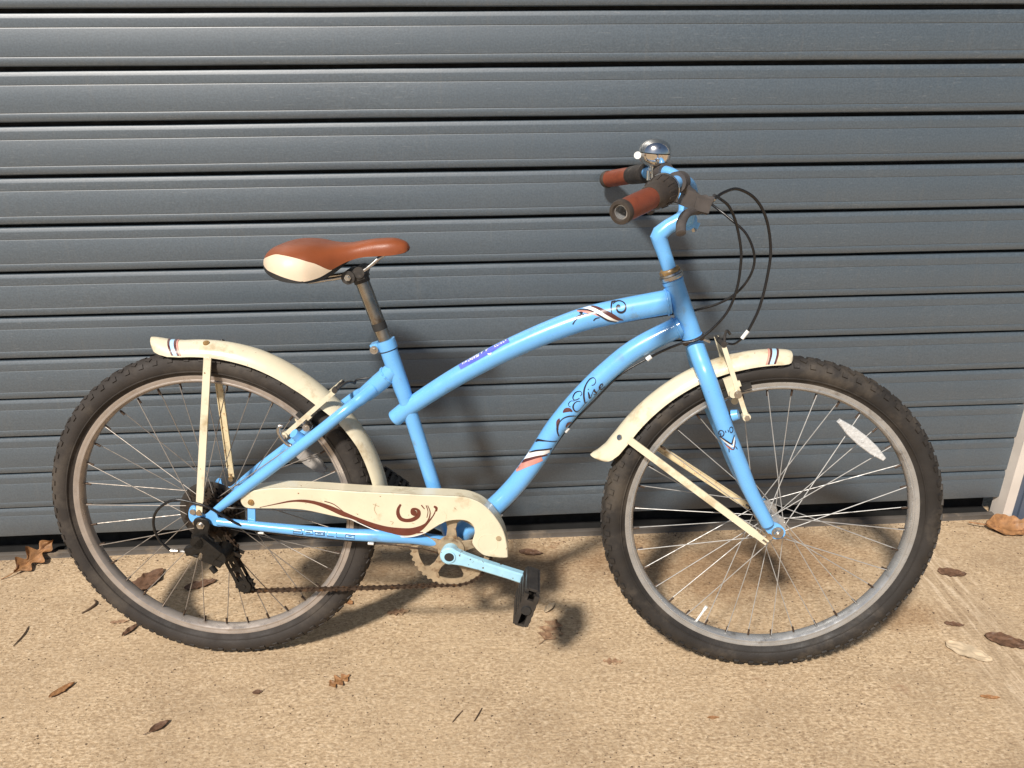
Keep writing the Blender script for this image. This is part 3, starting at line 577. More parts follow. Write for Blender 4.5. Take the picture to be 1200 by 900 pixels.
# ---- wheels
def make_wheel(hub_uv, front):
    wl_ = link("wheel", None, bike); wl_.location = L(hub_uv)
    wl_['label'] = "front wheel with knobbly black tyre, bare alloy rim and a clear spoke reflector" if front else "rear wheel with dusty black tyre and dull brownish alloy rim"
    tm, rm = ('tyre', 'alu') if front else ('tyre_rear', 'alu_brown')
    t = MB(); prof = []
    for i in range(22):
        a = R(-140 + 280 * i / 21)
        prof.append((.3080 + .0228 * math.cos(a), .0235 * math.sin(a)))
    prof += [(.2855, .0128), (.2855, -.0128)]
    t.revolve(prof, 128)
    # raised ring near the bead
    for s in (1, -1): t.revolve([(.2935, .0195 * s), (.2945, .0212 * s), (.2960, .0213 * s), (.2965, .0205 * s)], 128)
    ty = part("tyre", t, tm, wl_, W, 50)
    k = MB(); nk = 66
    for i in range(nk):
        a = 2 * math.pi * i / nk
        for row, (ph, al, dv, wv, lu, hh) in enumerate(((0, 0, 0, .009, .013, .0030), (.5, 30, 0, .008, .012, .0033), (.5, -30, 0, .008, .012, .0033), (0, 58, 0, .009, .010, .0036), (0, -58, 0, .009, .010, .0036))):
            hh *= .8 if front else .5
            aa = a + ph * 2 * math.pi / nk + random.uniform(-.004, .004)
            al = R(al); rad = .3080 + .0228 * math.cos(al); v = .0235 * math.sin(al)
            N = Vector((math.cos(aa) * math.cos(al), math.sin(al), math.sin(aa) * math.cos(al)))
            T = Vector((-math.sin(aa), 0, math.cos(aa))); B = N.cross(T)
            if row in (1, 2): T, B = (T * .86 + B * (.5 if row == 1 else -.5)), (B * .86 - T * (.5 if row == 1 else -.5))
            c = Vector((rad * math.cos(aa), v, rad * math.sin(aa))) + N * (hh / 2 - .0008)
            k.box(c, (lu, wv, hh + .0016), T, B, N)
    part("tread", k, tm, ty, W, 0, kind='stuff')
    r = MB()
    r.revolve([(.2862, .0100), (.2868, .0128), (.2820, .0131), (.2792, .0118), (.2773, .0118), (.2760, .0131), (.2738, .0127), (.2705, .0085), (.2690, .0040), (.2690, -.0040), (.2705, -.0085), (.2738, -.0127), (.2820, -.0131), (.2868, -.0128), (.2862, -.0100), (.278, -.0085), (.278, .0085)], 144)
    part("rim", r, rm, wl_, W, 30)
    h = MB(); fv = .031
    h.revolve([(.0005, -.050), (.006, -.050), (.010, -.046), (.012, -.040), (.012, -.0335), (.0235, -.0335), (.0240, -.0300), (.013, -.0285), (.011, -.015), (.011, .015), (.013, .0285), (.0240, .0300), (.0235, .0335), (.012, .0335), (.012, .040), (.010, .046), (.006, .050), (.0005, .050)], 36, closed=False)
    h.cyl((0, -.072, 0), (0, .072, 0), .0048, n=12)
    part("hub", h, 'alu', wl_, W, 30)
    e = .0605 if front else .067
    for s in (1, -1):
        n_ = MB()
        n_.cyl((0, e * s, 0), (0, (e + .0018) * s, 0), .0115, n=24); n_.cyl((0, (e + .0018) * s, 0), (0, (e + .010) * s, 0), .0088, .0082, n=6)
        n_.cyl((0, (e + .010) * s, 0), (0, (e + .015) * s, 0), .0046, n=10)
        part("axle_nut", n_, 'steel', wl_, W, 30)
    # spokes, three-cross: four kinds of mesh shared by 36 objects
    kinds = {}
    for sd_ in (1, -1):
        for dr in (1, -1):
            q = MB(); ah = R(64) * dr; hv = sd_ * (fv + (.0022 if dr > 0 else -.0016))
            p1 = Vector((.2665, sd_ * .0035, 0)); p0_ = Vector((.0215 * math.cos(ah), hv, .0215 * math.sin(ah)))
            q.cyl(p0_, p1, .00092, n=6)
            q.ball(p0_, .0021, n=8)
            kinds[(sd_, dr)] = q.mesh("spoke", M['spoke' if front else 'spoke_dull'], W, 60)
    q = MB(); q.cyl((.2680, 0, 0), (.2560, 0, 0), .0021, n=8); nip = q.mesh("spoke_nipple", M['chain'], W, 60)
    for i in range(36):
        sd_ = 1 if i % 2 == 0 else -1; dr = 1 if (i // 2) % 2 == 0 else -1
        o = link("spoke", kinds[(sd_, dr)], wl_)
        o.rotation_euler = (0, R(10 * i + (4 if front else 1)), 0)
        o = link("spoke_nipple", nip, wl_); o.rotation_euler = (0, R(10 * i + (4 if front else 1)), 0)
    return wl_
rear = make_wheel((0, 0, 0), False)
front = make_wheel((1.114, 0, 0), True)
def reflector(wl_, a, c, v, mat, wid):
    b = MB(); a = Vector((a[0], 0, a[1])); c = Vector((c[0], 0, c[1])); t = (c - a); Ln = t.length; t.normalize(); nrm = Vector((-t.z, 0, t.x)); mid = (a + c) / 2
    out = [(-.5, .36), (-.47, .5 * .82), (-.25, .86), (0, 1), (.25, .86), (.47, .5 * .82), (.5, .36)]
    poly = [(mid + t * (Ln * x) + nrm * (wid / 2 * y)) for x, y in out] + [(mid + t * (Ln * x) - nrm * (wid / 2 * y)) for x, y in out[::-1]]
    b.plate([(p.x, p.z) for p in poly], v - .004, v + .005, .0015)
    b.cyl(mid + Vector((0, v, 0)), mid + Vector((0, v + .0065, 0)), .0032, n=12)
    for x in (-.33, -.2, .2, .33): b.bar(mid + t * (Ln * x) + nrm * (wid * .36) + Vector((0, v + .005, 0)), mid + t * (Ln * x) - nrm * (wid * .36) + Vector((0, v + .005, 0)), .0012, .001)
    part("reflector", b, mat, wl_, W, 30)
reflector(front, (.105, .2135), (.1987, .1374), .019, 'lens', .0225)
reflector(rear, (.163, .130), (.226, .077), -.02, 'lens_grey', .030)
b = MB(); a = Vector((-.1212, 0, -.2258)).normalized()
b.cyl(a * .270, a * .240, .0024, n=10); b.cyl(a * .240, a * .230, .0034, n=10); part("valve", b, 'white', front, W)

# ---- mudguards: a curved section swept round the wheel
def guard_point(hub, th, t, Rc, dep, hw, lift=0.0):
    """th: angle about the hub in degrees (0 = forward, 90 = up); t: -1..1 across, +1 the near edge"""
    a = R(78) * t; r = Rc - dep * (1 - math.cos(a)) / (1 - math.cos(R(78))) + lift * math.cos(a); v = (hw + lift) * math.sin(a) / math.sin(R(78))
    th = R(th)
    return Vector((hub[0] + r * math.cos(th), v, hub[2] + r * math.sin(th)))
def lerp_table(tab, x):
    if x <= tab[0][0]: return tab[0][1:]
    for p, q in zip(tab, tab[1:]):
        if x <= q[0]:
            k = (x - p[0]) / (q[0] - p[0]); return tuple(a + (b - a) * k for a, b in zip(p[1:], q[1:]))
    return tab[-1][1:]
class Guard:
    def __init__(s, hub, tab): s.hub, s.tab = hub, tab
    def at(s, th, t, lift=0.0): return guard_point(s.hub, th, t, *lerp_table(s.tab, th), lift)
    def body(s, th0, th1, n, m=16):
        b = MB()
        for lf in (0, -.0016):
            vs = [s.at(th0 + (th1 - th0) * i / n, -1 + 2 * j / m, lf) for i in range(n + 1) for j in range(m + 1)]
            b.add(vs, [(i * (m + 1) + j, (i + 1) * (m + 1) + j, (i + 1) * (m + 1) + j + 1, i * (m + 1) + j + 1) for i in range(n) for j in range(m)])
        k = (n + 1) * (m + 1); o = 0
        fs = []
        for i in range(n):
            for j in (0, m): fs.append((i * (m + 1) + j, (i + 1) * (m + 1) + j, (i + 1) * (m + 1) + j + k, i * (m + 1) + j + k))
        for j in range(m):
            for i in (0, n): fs.append((i * (m + 1) + j, i * (m + 1) + j + 1, i * (m + 1) + j + 1 + k, i * (m + 1) + j + k))
        b.f += fs
        return b
    def stripe(s, path, w, lift=.0006):
        """path of (th, t); w half width in degrees"""
        b = MB(); q = catmull(path, 6); vs = []
        for th, t in q:
            for e in (-1, 0, 1): vs.append(s.at(th + w * e, t, lift))
        b.add(vs, [(i * 3 + j, (i + 1) * 3 + j, (i + 1) * 3 + j + 1, i * 3 + j + 1) for i in range(len(q) - 1) for j in range(2)])
        return b
    def bolt(s, th, t, r=.006):
        b = MB(); p = s.at(th, t); n_ = (s.at(th, t, .002) - p).normalized()
        b.cyl(p - n_ * .001, p + n_ * .002, r, r * .9, n=14); b.cyl(p + n_ * .002, p + n_ * .0032, r * .5, r * .4, n=6)
        return b
#                (angle, crown radius, skirt depth, half width)
RG = Guard((0, 0, 0), [(-8, .358, .022, .031), (10, .3585, .020, .031), (26, .3578, .0175, .031), (36, .3562, .0195, .031), (45, .3532, .024, .031), (55, .3535, .0270, .031), (70, .3555, .0275, .031), (94, .3525, .0255, .031), (98, .3560, .0262, .030), (101, .3630, .0270, .026), (102.8, .3672, .0240, .021), (103.5, .3682, .0180, .014)])
rg = part("mudguard", RG.body(-8, 103.5, 120), 'cream', bike, smooth=50, label="cream rear mudguard with a dark edged white stripe near its upturned tail")
FG = Guard((1.114, 0, 0), [(88.5, .3430, .012, .018), (89.5, .3448, .0195, .027), (92, .3460, .0225, .030), (105, .3490, .0245, .031), (120, .3513, .0235, .031), (136, .3538, .0245, .031), (150, .3580, .0265, .031), (155, .3625, .0265, .031), (158, .3710, .027, .029), (159.3, .378, .026, .024), (160, .3805, .018, .015)])
fg = part("mudguard", FG.body(88.5, 160, 90), 'cream', bike, smooth=50, label="cream front mudguard with a flared lower lip and striped tip")
for G_, par, cth in ((RG, rg, 97.4), (FG, fg, 93.6)):
    sgn = 1 if G_ is RG else -1
    def pth(o): return [(cth + o - sgn * (-.4) * 1, -.7), (cth + o, -.1), (cth + o - sgn * .8, .45), (cth + o - sgn * 2.2, .93)]
    flat("stripe", G_.stripe(pth(sgn * .0), .62), 'ink_pale', par)
    flat("stripe", G_.stripe(pth(sgn * 1.0), .33, .0008), 'ink_red', par)
    flat("stripe", G_.stripe(pth(-sgn * 1.0), .33, .0008), 'ink_red', par)
    flat("stripe", G_.stripe(pth(-sgn * 1.7), .25, .0007), 'ink_pink', par)
part("bolt", RG.bolt(86, .30, .0065), 'brass', rg); part("bolt", RG.bolt(82.5, -.25, .005), 'rubber', rg)
part("bolt", FG.bolt(150.2, .52, .0062), 'steel', fg)
def stay(name_parent, a, c, wid=.0125, mat='cream', front_=False):
    b = MB(); a = Vector(a); c = Vector(c); t = (c - a).normalized(); s_ = Vector((0, 1, 0)); s_ = (s_ - t * s_.dot(t)).normalized()
    L_ = (c - a).length
    x = t.cross(s_)
    # a channel: web and two folded edges, flattened and eyed at the lower end
    q0, q1 = a, c - t * .022
    k = 1 if a.y > 0 else -1
    b.bar(q0, q1, wid, .0016, (0, k, 0))
    for e in (-1, 1): b.bar(q0 + x * (wid / 2 * e) - s_ * .0014 * k, q1 + x * (wid / 2 * e) - s_ * .0014 * k, .0016, .0045, (0, k, 0))
    pl = []
    for th in range(0, 360, 30): pl.append((c.x + math.cos(R(th)) * .0085, c.z + math.sin(R(th)) * .0085))
    b.bar(q1 - t * .004, c - t * .006, wid * .95, .0020, (0, k, 0))
    hole = MB()
    for e in (-1, 1): b.bar(c - t * .008 + x * e * wid * .34, c + t * .005 + x * e * wid * .30, wid * .30, .0020, (0, k, 0))
    return part("stay", b, mat, name_parent, smooth=30)
stay(rg, (.0330, .0345, .327), (-.0010, .0730, .0260)); stay(rg, (.0190, -.0345, .327), (.0095, -.0730, .0390), mat='cream_rust')
stay(fg, (.827, .0345, .1743), (1.0915, .0640, -.018)); stay(fg, (.825, -.0345, .1790), (1.0880, -.064, -.004), mat='cream_rust')
b = MB()
b.cyl((-.0010, .064, .026), (-.0010, .0770, .026), .0052, n=12); b.cyl((.0100, -.064, .036), (.0100, -.077, .036), .0052, n=12); part("bolt", b, 'brass', rg)
b = MB()
b.cyl((1.0990, .058, -.0085), (1.0990, .0665, -.0085), .0055, n=12); part("bolt", b, 'rust', fg)
# front guard bracket behind the fork crown
b = MB(); b.box((.958, 0, .365), (.028, .016, .004), (.93, 0, -.37), (0, 1, 0), (.37, 0, .93)); b.cyl((.945, .012, .352), (.945, .024, .352), .006, n=10); part("guard_bracket", b, 'steel', fg)

# ---- saddle
TOP = [(.1500, .5040), (.1560, .5200), (.1700, .5330), (.1900, .5415), (.2130, .5462), (.2444, .5455), (.2753, .5400), (.3068, .5390), (.3300, .5425), (.3542, .5462), (.3857, .5478), (.4030, .5440), (.4120, .5390), (.4165, .5310)]
EDGE = [(.1500, .5010), (.1560, .4985), (.1700, .4945), (.1900, .4890), (.2130, .4845), (.2400, .4825), (.2650, .4870), (.2850, .4975), (.3068, .5085), (.3300, .5155), (.3542, .5175), (.3857, .5190), (.4030, .5215), (.4120, .5245), (.4165, .5290)]
HALF = [(.1500, .018), (.1560, .036), (.1660, .056), (.1780, .073), (.1950, .088), (.2150, .094), (.2444, .090), (.2700, .072), (.2950, .050), (.3200, .036), (.3542, .0285), (.3857, .0245), (.4030, .0195), (.4120, .0135), (.4165, .003)]
def tabv(T, x):
    q = catmull(T, 8)
    for a, c in zip(q, q[1:]):
        if a[0] <= x <= c[0]: return a[1] + (c[1] - a[1]) * ((x - a[0]) / max(1e-9, c[0] - a[0]))
    return q[0][1] if x < q[0][0] else q[-1][1]
SADDLE_TAB = {}
def sad(u, t, lift=0.0):
    """t from -1 (far edge) over the top to +1 (near edge)"""
    k = round(u, 5)
    if k not in SADDLE_TAB: SADDLE_TAB[k] = (tabv(TOP, u), tabv(EDGE, u), tabv(HALF, u))
    tp, ed, hw = SADDLE_TAB[k]
    a = R(90) * t
    s_ = math.sin(abs(a)); c_ = max(0, math.cos(a))
    v = (hw + lift) * s_ ** .82 * (1 if t >= 0 else -1); w = ed + (tp - ed + lift) * c_ ** .72
    # slight dip along the middle of the rear, cheeks raised
    dip = .004 * max(0, 1 - abs(u - .22) / .10) * (1 - min(1, abs(t) / .35))
    return (u, v, w - dip)
b = MB(); us = [.1500, .1515, .1535] + [.1560 + (.4120 - .1560) * i / 70 for i in range(71)] + [.4138, .4152, .4165]; m_ = 36
vs = [sad(u, -1 + 2 * j / m_) for u in us for j in range(m_ + 1)]
b.add(vs, [(i * (m_ + 1) + j, (i + 1) * (m_ + 1) + j, (i + 1) * (m_ + 1) + j + 1, i * (m_ + 1) + j + 1) for i in range(len(us) - 1) for j in range(m_)])
b.f += [tuple(range(m_ + 1)), tuple((len(us) - 1) * (m_ + 1) + j for j in range(m_ + 1))]
saddle = part("saddle", b, 'leather', bike, smooth=60)
LINE = [(.1505, .5085), (.165, .5165), (.1891, .5255), (.2066, .5255), (.2213, .5232), (.236, .5197), (.2507, .5148), (.2607, .5110), (.2708, .5050), (.2794, .4995), (.286, .4965)]
LOWER = [(.1506, .5040), (.160, .5015), (.175, .4975), (.190, .4950), (.205, .4910), (.220, .4865), (.232, .4835), (.243, .4815)]
for s in (1, -1):
    LOWT = []
    b = MB(); vs = []; uu = [.1506 + (.2855 - .1506) * i / 60 for i in range(61)]; K = 8
    for u in uu:
        wl0 = tabv(LINE, u); lo, hi = 0.0, 1.0
        for _ in range(24):
            mid = (lo + hi) / 2
            if sad(u, mid)[2] > wl0: lo = mid
            else: hi = mid
        lo2, hi2 = lo, 1.0
        if u < .24:
            wl1 = tabv(LOWER, u)
            for _ in range(24):
                mid = (lo2 + hi2) / 2
                if sad(u, mid)[2] > wl1: lo2 = mid
                else: hi2 = mid
        LOWT.append((u, hi2))
        for j in range(K + 1):
            q = sad(u, lo + (hi2 - lo) * j / K, .0008); vs.append((q[0], q[1] * s, q[2] - (.001 if j == K and hi2 > .999 else 0)))
    b.add(vs, [(i * (K + 1) + j, (i + 1) * (K + 1) + j, (i + 1) * (K + 1) + j + 1, i * (K + 1) + j + 1) for i in range(60) for j in range(K)])
    part("side_panel", b, 'cream_vinyl', saddle, smooth=60)
    b = MB(); vs = []; lw = [t for t in LOWT if t[0] < .243]
    for u, t0 in lw:
        for j in range(5):
            q = sad(u, t0 + (1 - t0) * j / 4, .0009); vs.append((q[0], q[1] * s, q[2] - (.0035 if j == 4 else 0)))
    b.add(vs, [(i * 5 + j, (i + 1) * 5 + j, (i + 1) * 5 + j + 1, i * 5 + j + 1) for i in range(len(lw) - 1) for j in range(4)])
    part("lower_trim", b, 'rubber', saddle, smooth=60)
# underside shell
b = MB(); vs = []; uu = [.152 + (.415 - .152) * i / 40 for i in range(41)]; K = 10
for u in uu:
    for j in range(K + 1):
        t = -1 + 2 * j / K; tp, ed, hw = tabv(TOP, u), tabv(EDGE, u), tabv(HALF, u)
        dp = .012 * max(0, 1 - ((u - .225) / .08) ** 2)
        vs.append((u, hw * .97 * t, ed + .001 - dp * (1 - abs(t) ** 3) - .003 * (1 - t * t)))
b.add(vs, [(i * (K + 1) + j, (i + 1) * (K + 1) + j, (i + 1) * (K + 1) + j + 1, i * (K + 1) + j + 1) for i in range(40) for j in range(K)])
part("underside", b, 'rubber', saddle, smooth=60)
for s in (1, -1):
    b = MB(); q = catmull([(.205, .040 * s, .480), (.235, .032 * s, .4715), (.270, .022 * s, .4745), (.2927, .022 * s, .4784), (.3245, .022 * s, .4860), (.345, .021 * s, .4985), (.3617, .018 * s, .5125), (.376, .011 * s, .521)], 6)
    b.tube(q, .0036, 10); part("rail", b, 'steel', saddle)
b = MB()
b.cyl((.3065, -.030, .4790), (.3065, .030, .4790), .0125, n=22); b.cyl((.3255, -.026, .4875), (.3255, .026, .4875), .0105, n=20)
b.box((.316, 0, .4810), (.034, .046, .022), (.94, 0, .34), (0, 1, 0), (-.34, 0, .94))
b.tube([(.3190, 0, .4880), (.3262, 0, .4655)], [.0155, .0150], 20)
cl = part("saddle_clamp", b, 'plastic', bike)
b = MB(); b.cyl((.3065, .030, .4790), (.3065, .0335, .4790), .0062, n=6); b.cyl((.3065, .0325, .4790), (.3065, .0375, .4790), .0035, n=10); part("nut", b, 'steel', cl, smooth=30)
b = MB(); b.tube([(.3235, 0, .4740), (.3655, 0, .3480)], .0133, 28); sp_o = part("seat_post", b, 'silver_tube', bike)
b = MB(); b.tube([(.3515, 0, .3900), (.3560, 0, .3765)], .0137, 28); part("seat_post_shim", b, 'rubber', sp_o)
b = MB(); b.tube([(.3634, 0, .3562), (.3660, 0, .3480), (.3688, 0, .3385)], [.0185, .0188, .0182], 28)
b.box((.3452, 0, .3420), (.014, .024, .018), (.95, 0, .31), (0, 1, 0), (-.31, 0, .95))
sc_o = part("seat_collar", b, 'blue', bike)
b = MB(); b.cyl((.3445, .012, .3405), (.3445, .0175, .3405), .0078, n=18); b.cyl((.3445, .0175, .3405), (.3445, .0195, .3405), .0042, n=6); part("bolt", b, 'steel', sc_o, smooth=30)

# ---- stem and bars
b = MB()
q = [(.9000, 0, .466), (.8948, 0, .4800), (.8790, 0, .5210), (.8690, 0, .5462), (.8672, 0, .5520), (.8690, 0, .5580), (.8830, 0, .5700), (.9000, 0, .5795), (.9140, 0, .5840)]
b.tube(q, [.0126, .0126, .0130, .0142, .0158, .0150, .0136, .0138, .0145], 26)
b.cyl((.9135, -.022, .5825), (.9135, .022, .5825), .0165, n=28)
b.box((.9250, 0, .5760), (.022, .026, .011), (.93, 0, -.37), (0, 1, 0), (.37, 0, .93))
stem = part("stem", b, 'blue', bike)
b = MB(); b.cyl((.9265, .002, .5710), (.930, .002, .5620), .0048, n=6); part("bolt", b, 'steel', stem, smooth=30)
HBp = [(.9135, 0, .5825), (.9135, .022, .5845), (.9150, .040, .6070), (.9130, .058, .6320), (.9030, .085, .6500), (.8850, .120, .6575), (.8690, .150, .6555), (.8520, .185, .6500), (.8285, .235, .6425), (.8040, .272, .6357), (.7800, .307, .6287)]
half = catmull(HBp, 6)
def turned(p): return (p[0] - .04 * p[1], p[1], p[2] - .026 * p[1])      # the bars are turned a touch
full = [turned(p) for p in [(a, -v, c) for a, v, c in half[::-1]][:-1] + half if abs(p[1]) < .29]
b = MB(); b.tube(full, [.0112 if abs(p[1]) > .03 else .0124 for p in full], 20, cap=False)
bars = part("handlebar", b, 'blue', bike)
def hb(v):
    s = 1 if v >= 0 else -1
    for a, c in zip(half, half[1:]):
        if a[1] <= abs(v) <= c[1]:
            k = (abs(v) - a[1]) / (c[1] - a[1]); p = Vector(a).lerp(Vector(c), k); return Vector(turned((p.x, p.y * s, p.z)))
    p = Vector(half[-1]); return Vector(turned((p.x, p.y * s, p.z)))
for s in (1, -1):
    side = "near" if s > 0 else "far"
    vv = [.234 + (.300 - .234) * i / 14 for i in range(15)]
    b = MB(); b.tube([hb(v * s) for v in vv], [.0172 if 2 < i < 12 else .0166 for i in range(15)], 26, cap=False)
    gp = part("grip", b, 'grip', bars)
    b = MB(); d_ = (hb(.305 * s) - hb(.285 * s)).normalized(); e = hb(.300 * s)
    ax = d_
    # rolled end collar with an open mouth showing the tube inside
    x = Vector((0, 0, 1)); x = (x - ax * x.dot(ax)).normalized(); y = ax.cross(x)
    def rings(prof, n=28):
        vs = [e + ax * t + x * (r * math.cos(2 * math.pi * k / n)) + y * (r * math.sin(2 * math.pi * k / n)) for t, r in prof for k in range(n)]
        return vs, [(i * n + k, i * n + (k + 1) % n, (i + 1) * n + (k + 1) % n, (i + 1) * n + k) for i in range(len(prof) - 1) for k in range(n)]
    b.add(*rings([(-.002, .0170), (.000, .0180), (.005, .0182), (.009, .0170), (.0095, .0125), (.006, .0108), (-.004, .0106)]))
    part("grip_end", b, 'gripdark', bars, smooth=50)
    b = MB(); b.add(*rings([(.0055, .0106), (.0058, .0092), (-.022, .0092), (-.022, .001)])); part("bar_end", b, 'alu', bars, smooth=40)
    b = MB(); vv = [.182, .185, .188, .204, .220, .233, .238]; rr = [.0170, .0232, .0248, .0236, .0206, .0194, .0174] if s > 0 else [.0150, .0185, .0192, .0190, .0186, .0182, .0170]
    b.tube([hb(v * s) for v in vv], rr, 30)
    # thumb ridges
    for k in range(14 if s > 0 else 0):
        a = 2 * math.pi * k / 14; p, p2 = hb(.194 * s), hb(.214 * s); dd = (p2 - p).normalized(); xx = Vector((0, 0, 1)); xx = (xx - dd * xx.dot(dd)).normalized(); yy = dd.cross(xx)
        rd = xx * math.cos(a) + yy * math.sin(a)
        b.bar(p + rd * .0241, p2 + rd * .0216, .0030, .0030, rd)
    sh = part("twist_shifter", b, 'plastic' if s < 0 else 'gripdark', bars)
    b = MB(); b.tube([hb(v * s) for v in (.1795, .1820, .1845)], [.0248, .0258, .0248] if s > 0 else [.0192, .0200, .0192], 32); part("shifter_ring", b, 'chrome' if s > 0 else 'plastic', bars)
# brake lever (near side): clamp, body and a blade that runs out below the grip
for s in (1, -1):
    b = MB()
    p, p2 = hb(.118 * s), hb(.136 * s); b.tube([p, p2], [.0172, .0172], 22)
    Y = s
    q = catmull([(.8830, .125 * Y, .6500), (.8960, .121 * Y, .6350), (.9110, .117 * Y, .6230), (.9260, .114 * Y, .6230)], 5)
    b.tube(q, [.0130] * 5 + [.0150] * 6 + [.0145] * (len(q) - 11), 14, squash=.75)
    b.box((.9060, .121 * Y, .6225), (.046, .030, .026), (.93, -.10 * Y, -.36), (.1, 1 * Y, 0), (.36, 0, .93)); b.box((.9150, .128 * Y, .6180), (.026, .020, .020), (.97, -.10 * Y, -.24), (.1, 1 * Y, 0), (.24, 0, .97))
    b.cyl((.924, .114 * Y, .6240), (.937, .112 * Y, .6262), .0068, .0052, n=12)
    lv = part("brake_lever", b, 'lever', bike, label="worn dark grey brake lever with curved blade" if s > 0 else None) if s > 0 else part("brake_lever", b, 'lever', bike)
    b = MB(); q = catmull([(.9246, .112 * Y, .6110), (.9040, .130 * Y, .6090), (.8880, .150 * Y, .6055), (.8780, .170 * Y, .5945), (.8750, .186 * Y, .5835), (.8745, .192 * Y, .5790)], 6)
    b.tube(q, [.0098] * 6 + [.0082] * (len(q) - 10) + [.0078, .0080, .0082, .0068], 14, squash=.8)
    part("lever_blade", b, 'lever', lv)
    b = MB(); b.ball((.937, .112 * Y, .6262), .0046, n=12); part("barrel_adjuster", b, 'steel', lv)
# bell on the far half of the bar
BS = 1.12
b = MB(); cb = Vector((.8705, -.135, .6945)); axb = (Vector((.06, 0.05, 1))).normalized()
bx = axb.cross(Vector((0, 1, 0))).normalized(); by = axb.cross(bx)
def lathe(b, c, ax, prof, n=36):
    x = ax.cross(Vector((0, 1, 0))).normalized(); y = ax.cross(x)
    sc = BS if c is cb else 1
    vs = [c + ax * h * sc + x * (r * sc * math.cos(2 * math.pi * k / n)) + y * (r * sc * math.sin(2 * math.pi * k / n)) for r, h in prof for k in range(n)]
    b.add(vs, [(i * n + k, i * n + (k + 1) % n, (i + 1) * n + (k + 1) % n, (i + 1) * n + k) for i in range(len(prof) - 1) for k in range(n)])
lathe(b, cb, axb, [(.0005, .0235), (.009, .0228), (.0175, .0195), (.0240, .0135), (.0272, .0065), (.0278, .0008), (.0262, .0006)])
lathe(b, cb, axb, [(.0262, -.0006), (.0278, -.0008), (.0272, -.0065), (.0240, -.0135), (.0175, -.0195), (.009, -.0228), (.0005, -.0235)])
bell = part("bell", b, 'chrome', bike, smooth=60)
b = MB(); lathe(b, cb, axb, [(.0005, .004), (.0255, .004), (.0255, -.004), (.0005, -.004)], 24); part("bell_core", b, 'rubber', bell)
b = MB(); b.cyl(cb - axb * .022, hb(-.150) + Vector((0, 0, .010)), .0055, .0048, n=14); p, p2 = hb(-.142), hb(-.156); b.tube([p, p2], [.0122, .0122], 22); b.cyl(hb(-.149) + Vector((-.014, .004, .002)), hb(-.149) + Vector((-.014, .004, -.016)), .0042, n=10)
b.cyl(hb(-.150) + Vector((-.006, .010, -.016)), hb(-.150) + Vector((-.006, .010, .022)), .0032, n=10)
part("bell_clamp", b, 'chrome', bell)
b = MB(); k_ = cb + Vector((-.034, .012, -.004)); b.cyl(k_ + Vector((-.001, .008, 0)), k_ + Vector((.001, -.006, 0)), .0068, n=16); b.cyl(k_, cb + Vector((-.022, .004, -.006)), .0022, n=8); part("bell_striker", b, 'white', bell)

# ---- drivetrain
CV = .046
b = MB(); cc = (.4853, CV, -.0560)
def ring_pts(r, n, ph=0): return [(cc[0] + r * math.cos(2 * math.pi * k / n + ph), cc[2] + r * math.sin(2 * math.pi * k / n + ph)) for k in range(n)]
NT = 40
outer = []
for k in range(NT):
    for da, r in ((-.32, .0795), (-.14, .0830), (.14, .0830), (.32, .0795)): outer.append((r, 2 * math.pi * (k + da) / NT))
vo = [(cc[0] + r * math.cos(a), cc[2] + r * math.sin(a)) for r, a in outer]
n_o = len(vo); inn = [(cc[0] + .0665 * math.cos(a), cc[2] + .0665 * math.sin(a)) for r, a in outer]
vs = [(x, CV - .0015, z) for x, z in vo] + [(x, CV + .0015, z) for x, z in vo] + [(x, CV - .0015, z) for x, z in inn] + [(x, CV + .0015, z) for x, z in inn]
b.add(vs, [(i, (i + 1) % n_o, n_o + (i + 1) % n_o, n_o + i) for i in range(n_o)] + [(2 * n_o + i, 2 * n_o + (i + 1) % n_o, 3 * n_o + (i + 1) % n_o, 3 * n_o + i) for i in range(n_o)] + [(n_o + i, n_o + (i + 1) % n_o, 3 * n_o + (i + 1) % n_o, 3 * n_o + i) for i in range(n_o)] + [(i, (i + 1) % n_o, 2 * n_o + (i + 1) % n_o, 2 * n_o + i) for i in range(n_o)])
for k in range(5):
    a = R(88 + 72 * k); d = Vector((math.cos(a), 0, math.sin(a))); x = Vector((-d.z, 0, d.x)); c0 = Vector(cc)
    pl = [c0 + d * .018 + x * .012, c0 + d * .045 + x * .0085, c0 + d * .058 + x * .011, c0 + d * .0672 + x * .022, c0 + d * .0672 - x * .022, c0 + d * .058 - x * .011, c0 + d * .045 - x * .0085, c0 + d * .018 - x * .012]
    b.plate([(p.x, p.z) for p in pl], CV - .0012, CV + .0024, .0006)
b.cyl((cc[0], CV - .002, cc[2]), (cc[0], CV + .006, cc[2]), .029, .026, n=32)
cr_o = part("chainring", b, 'dustring', bike, smooth=30)
b = MB(); b.cyl((.4818, .0335, -.0636), (.4818, .0405, -.0636), .0232, n=24); b.cyl((.4830, .0405, -.060), (.4845, .0600, -.057), .0120, n=18); part("bottom_bracket_cup", b, 'rust', bike)
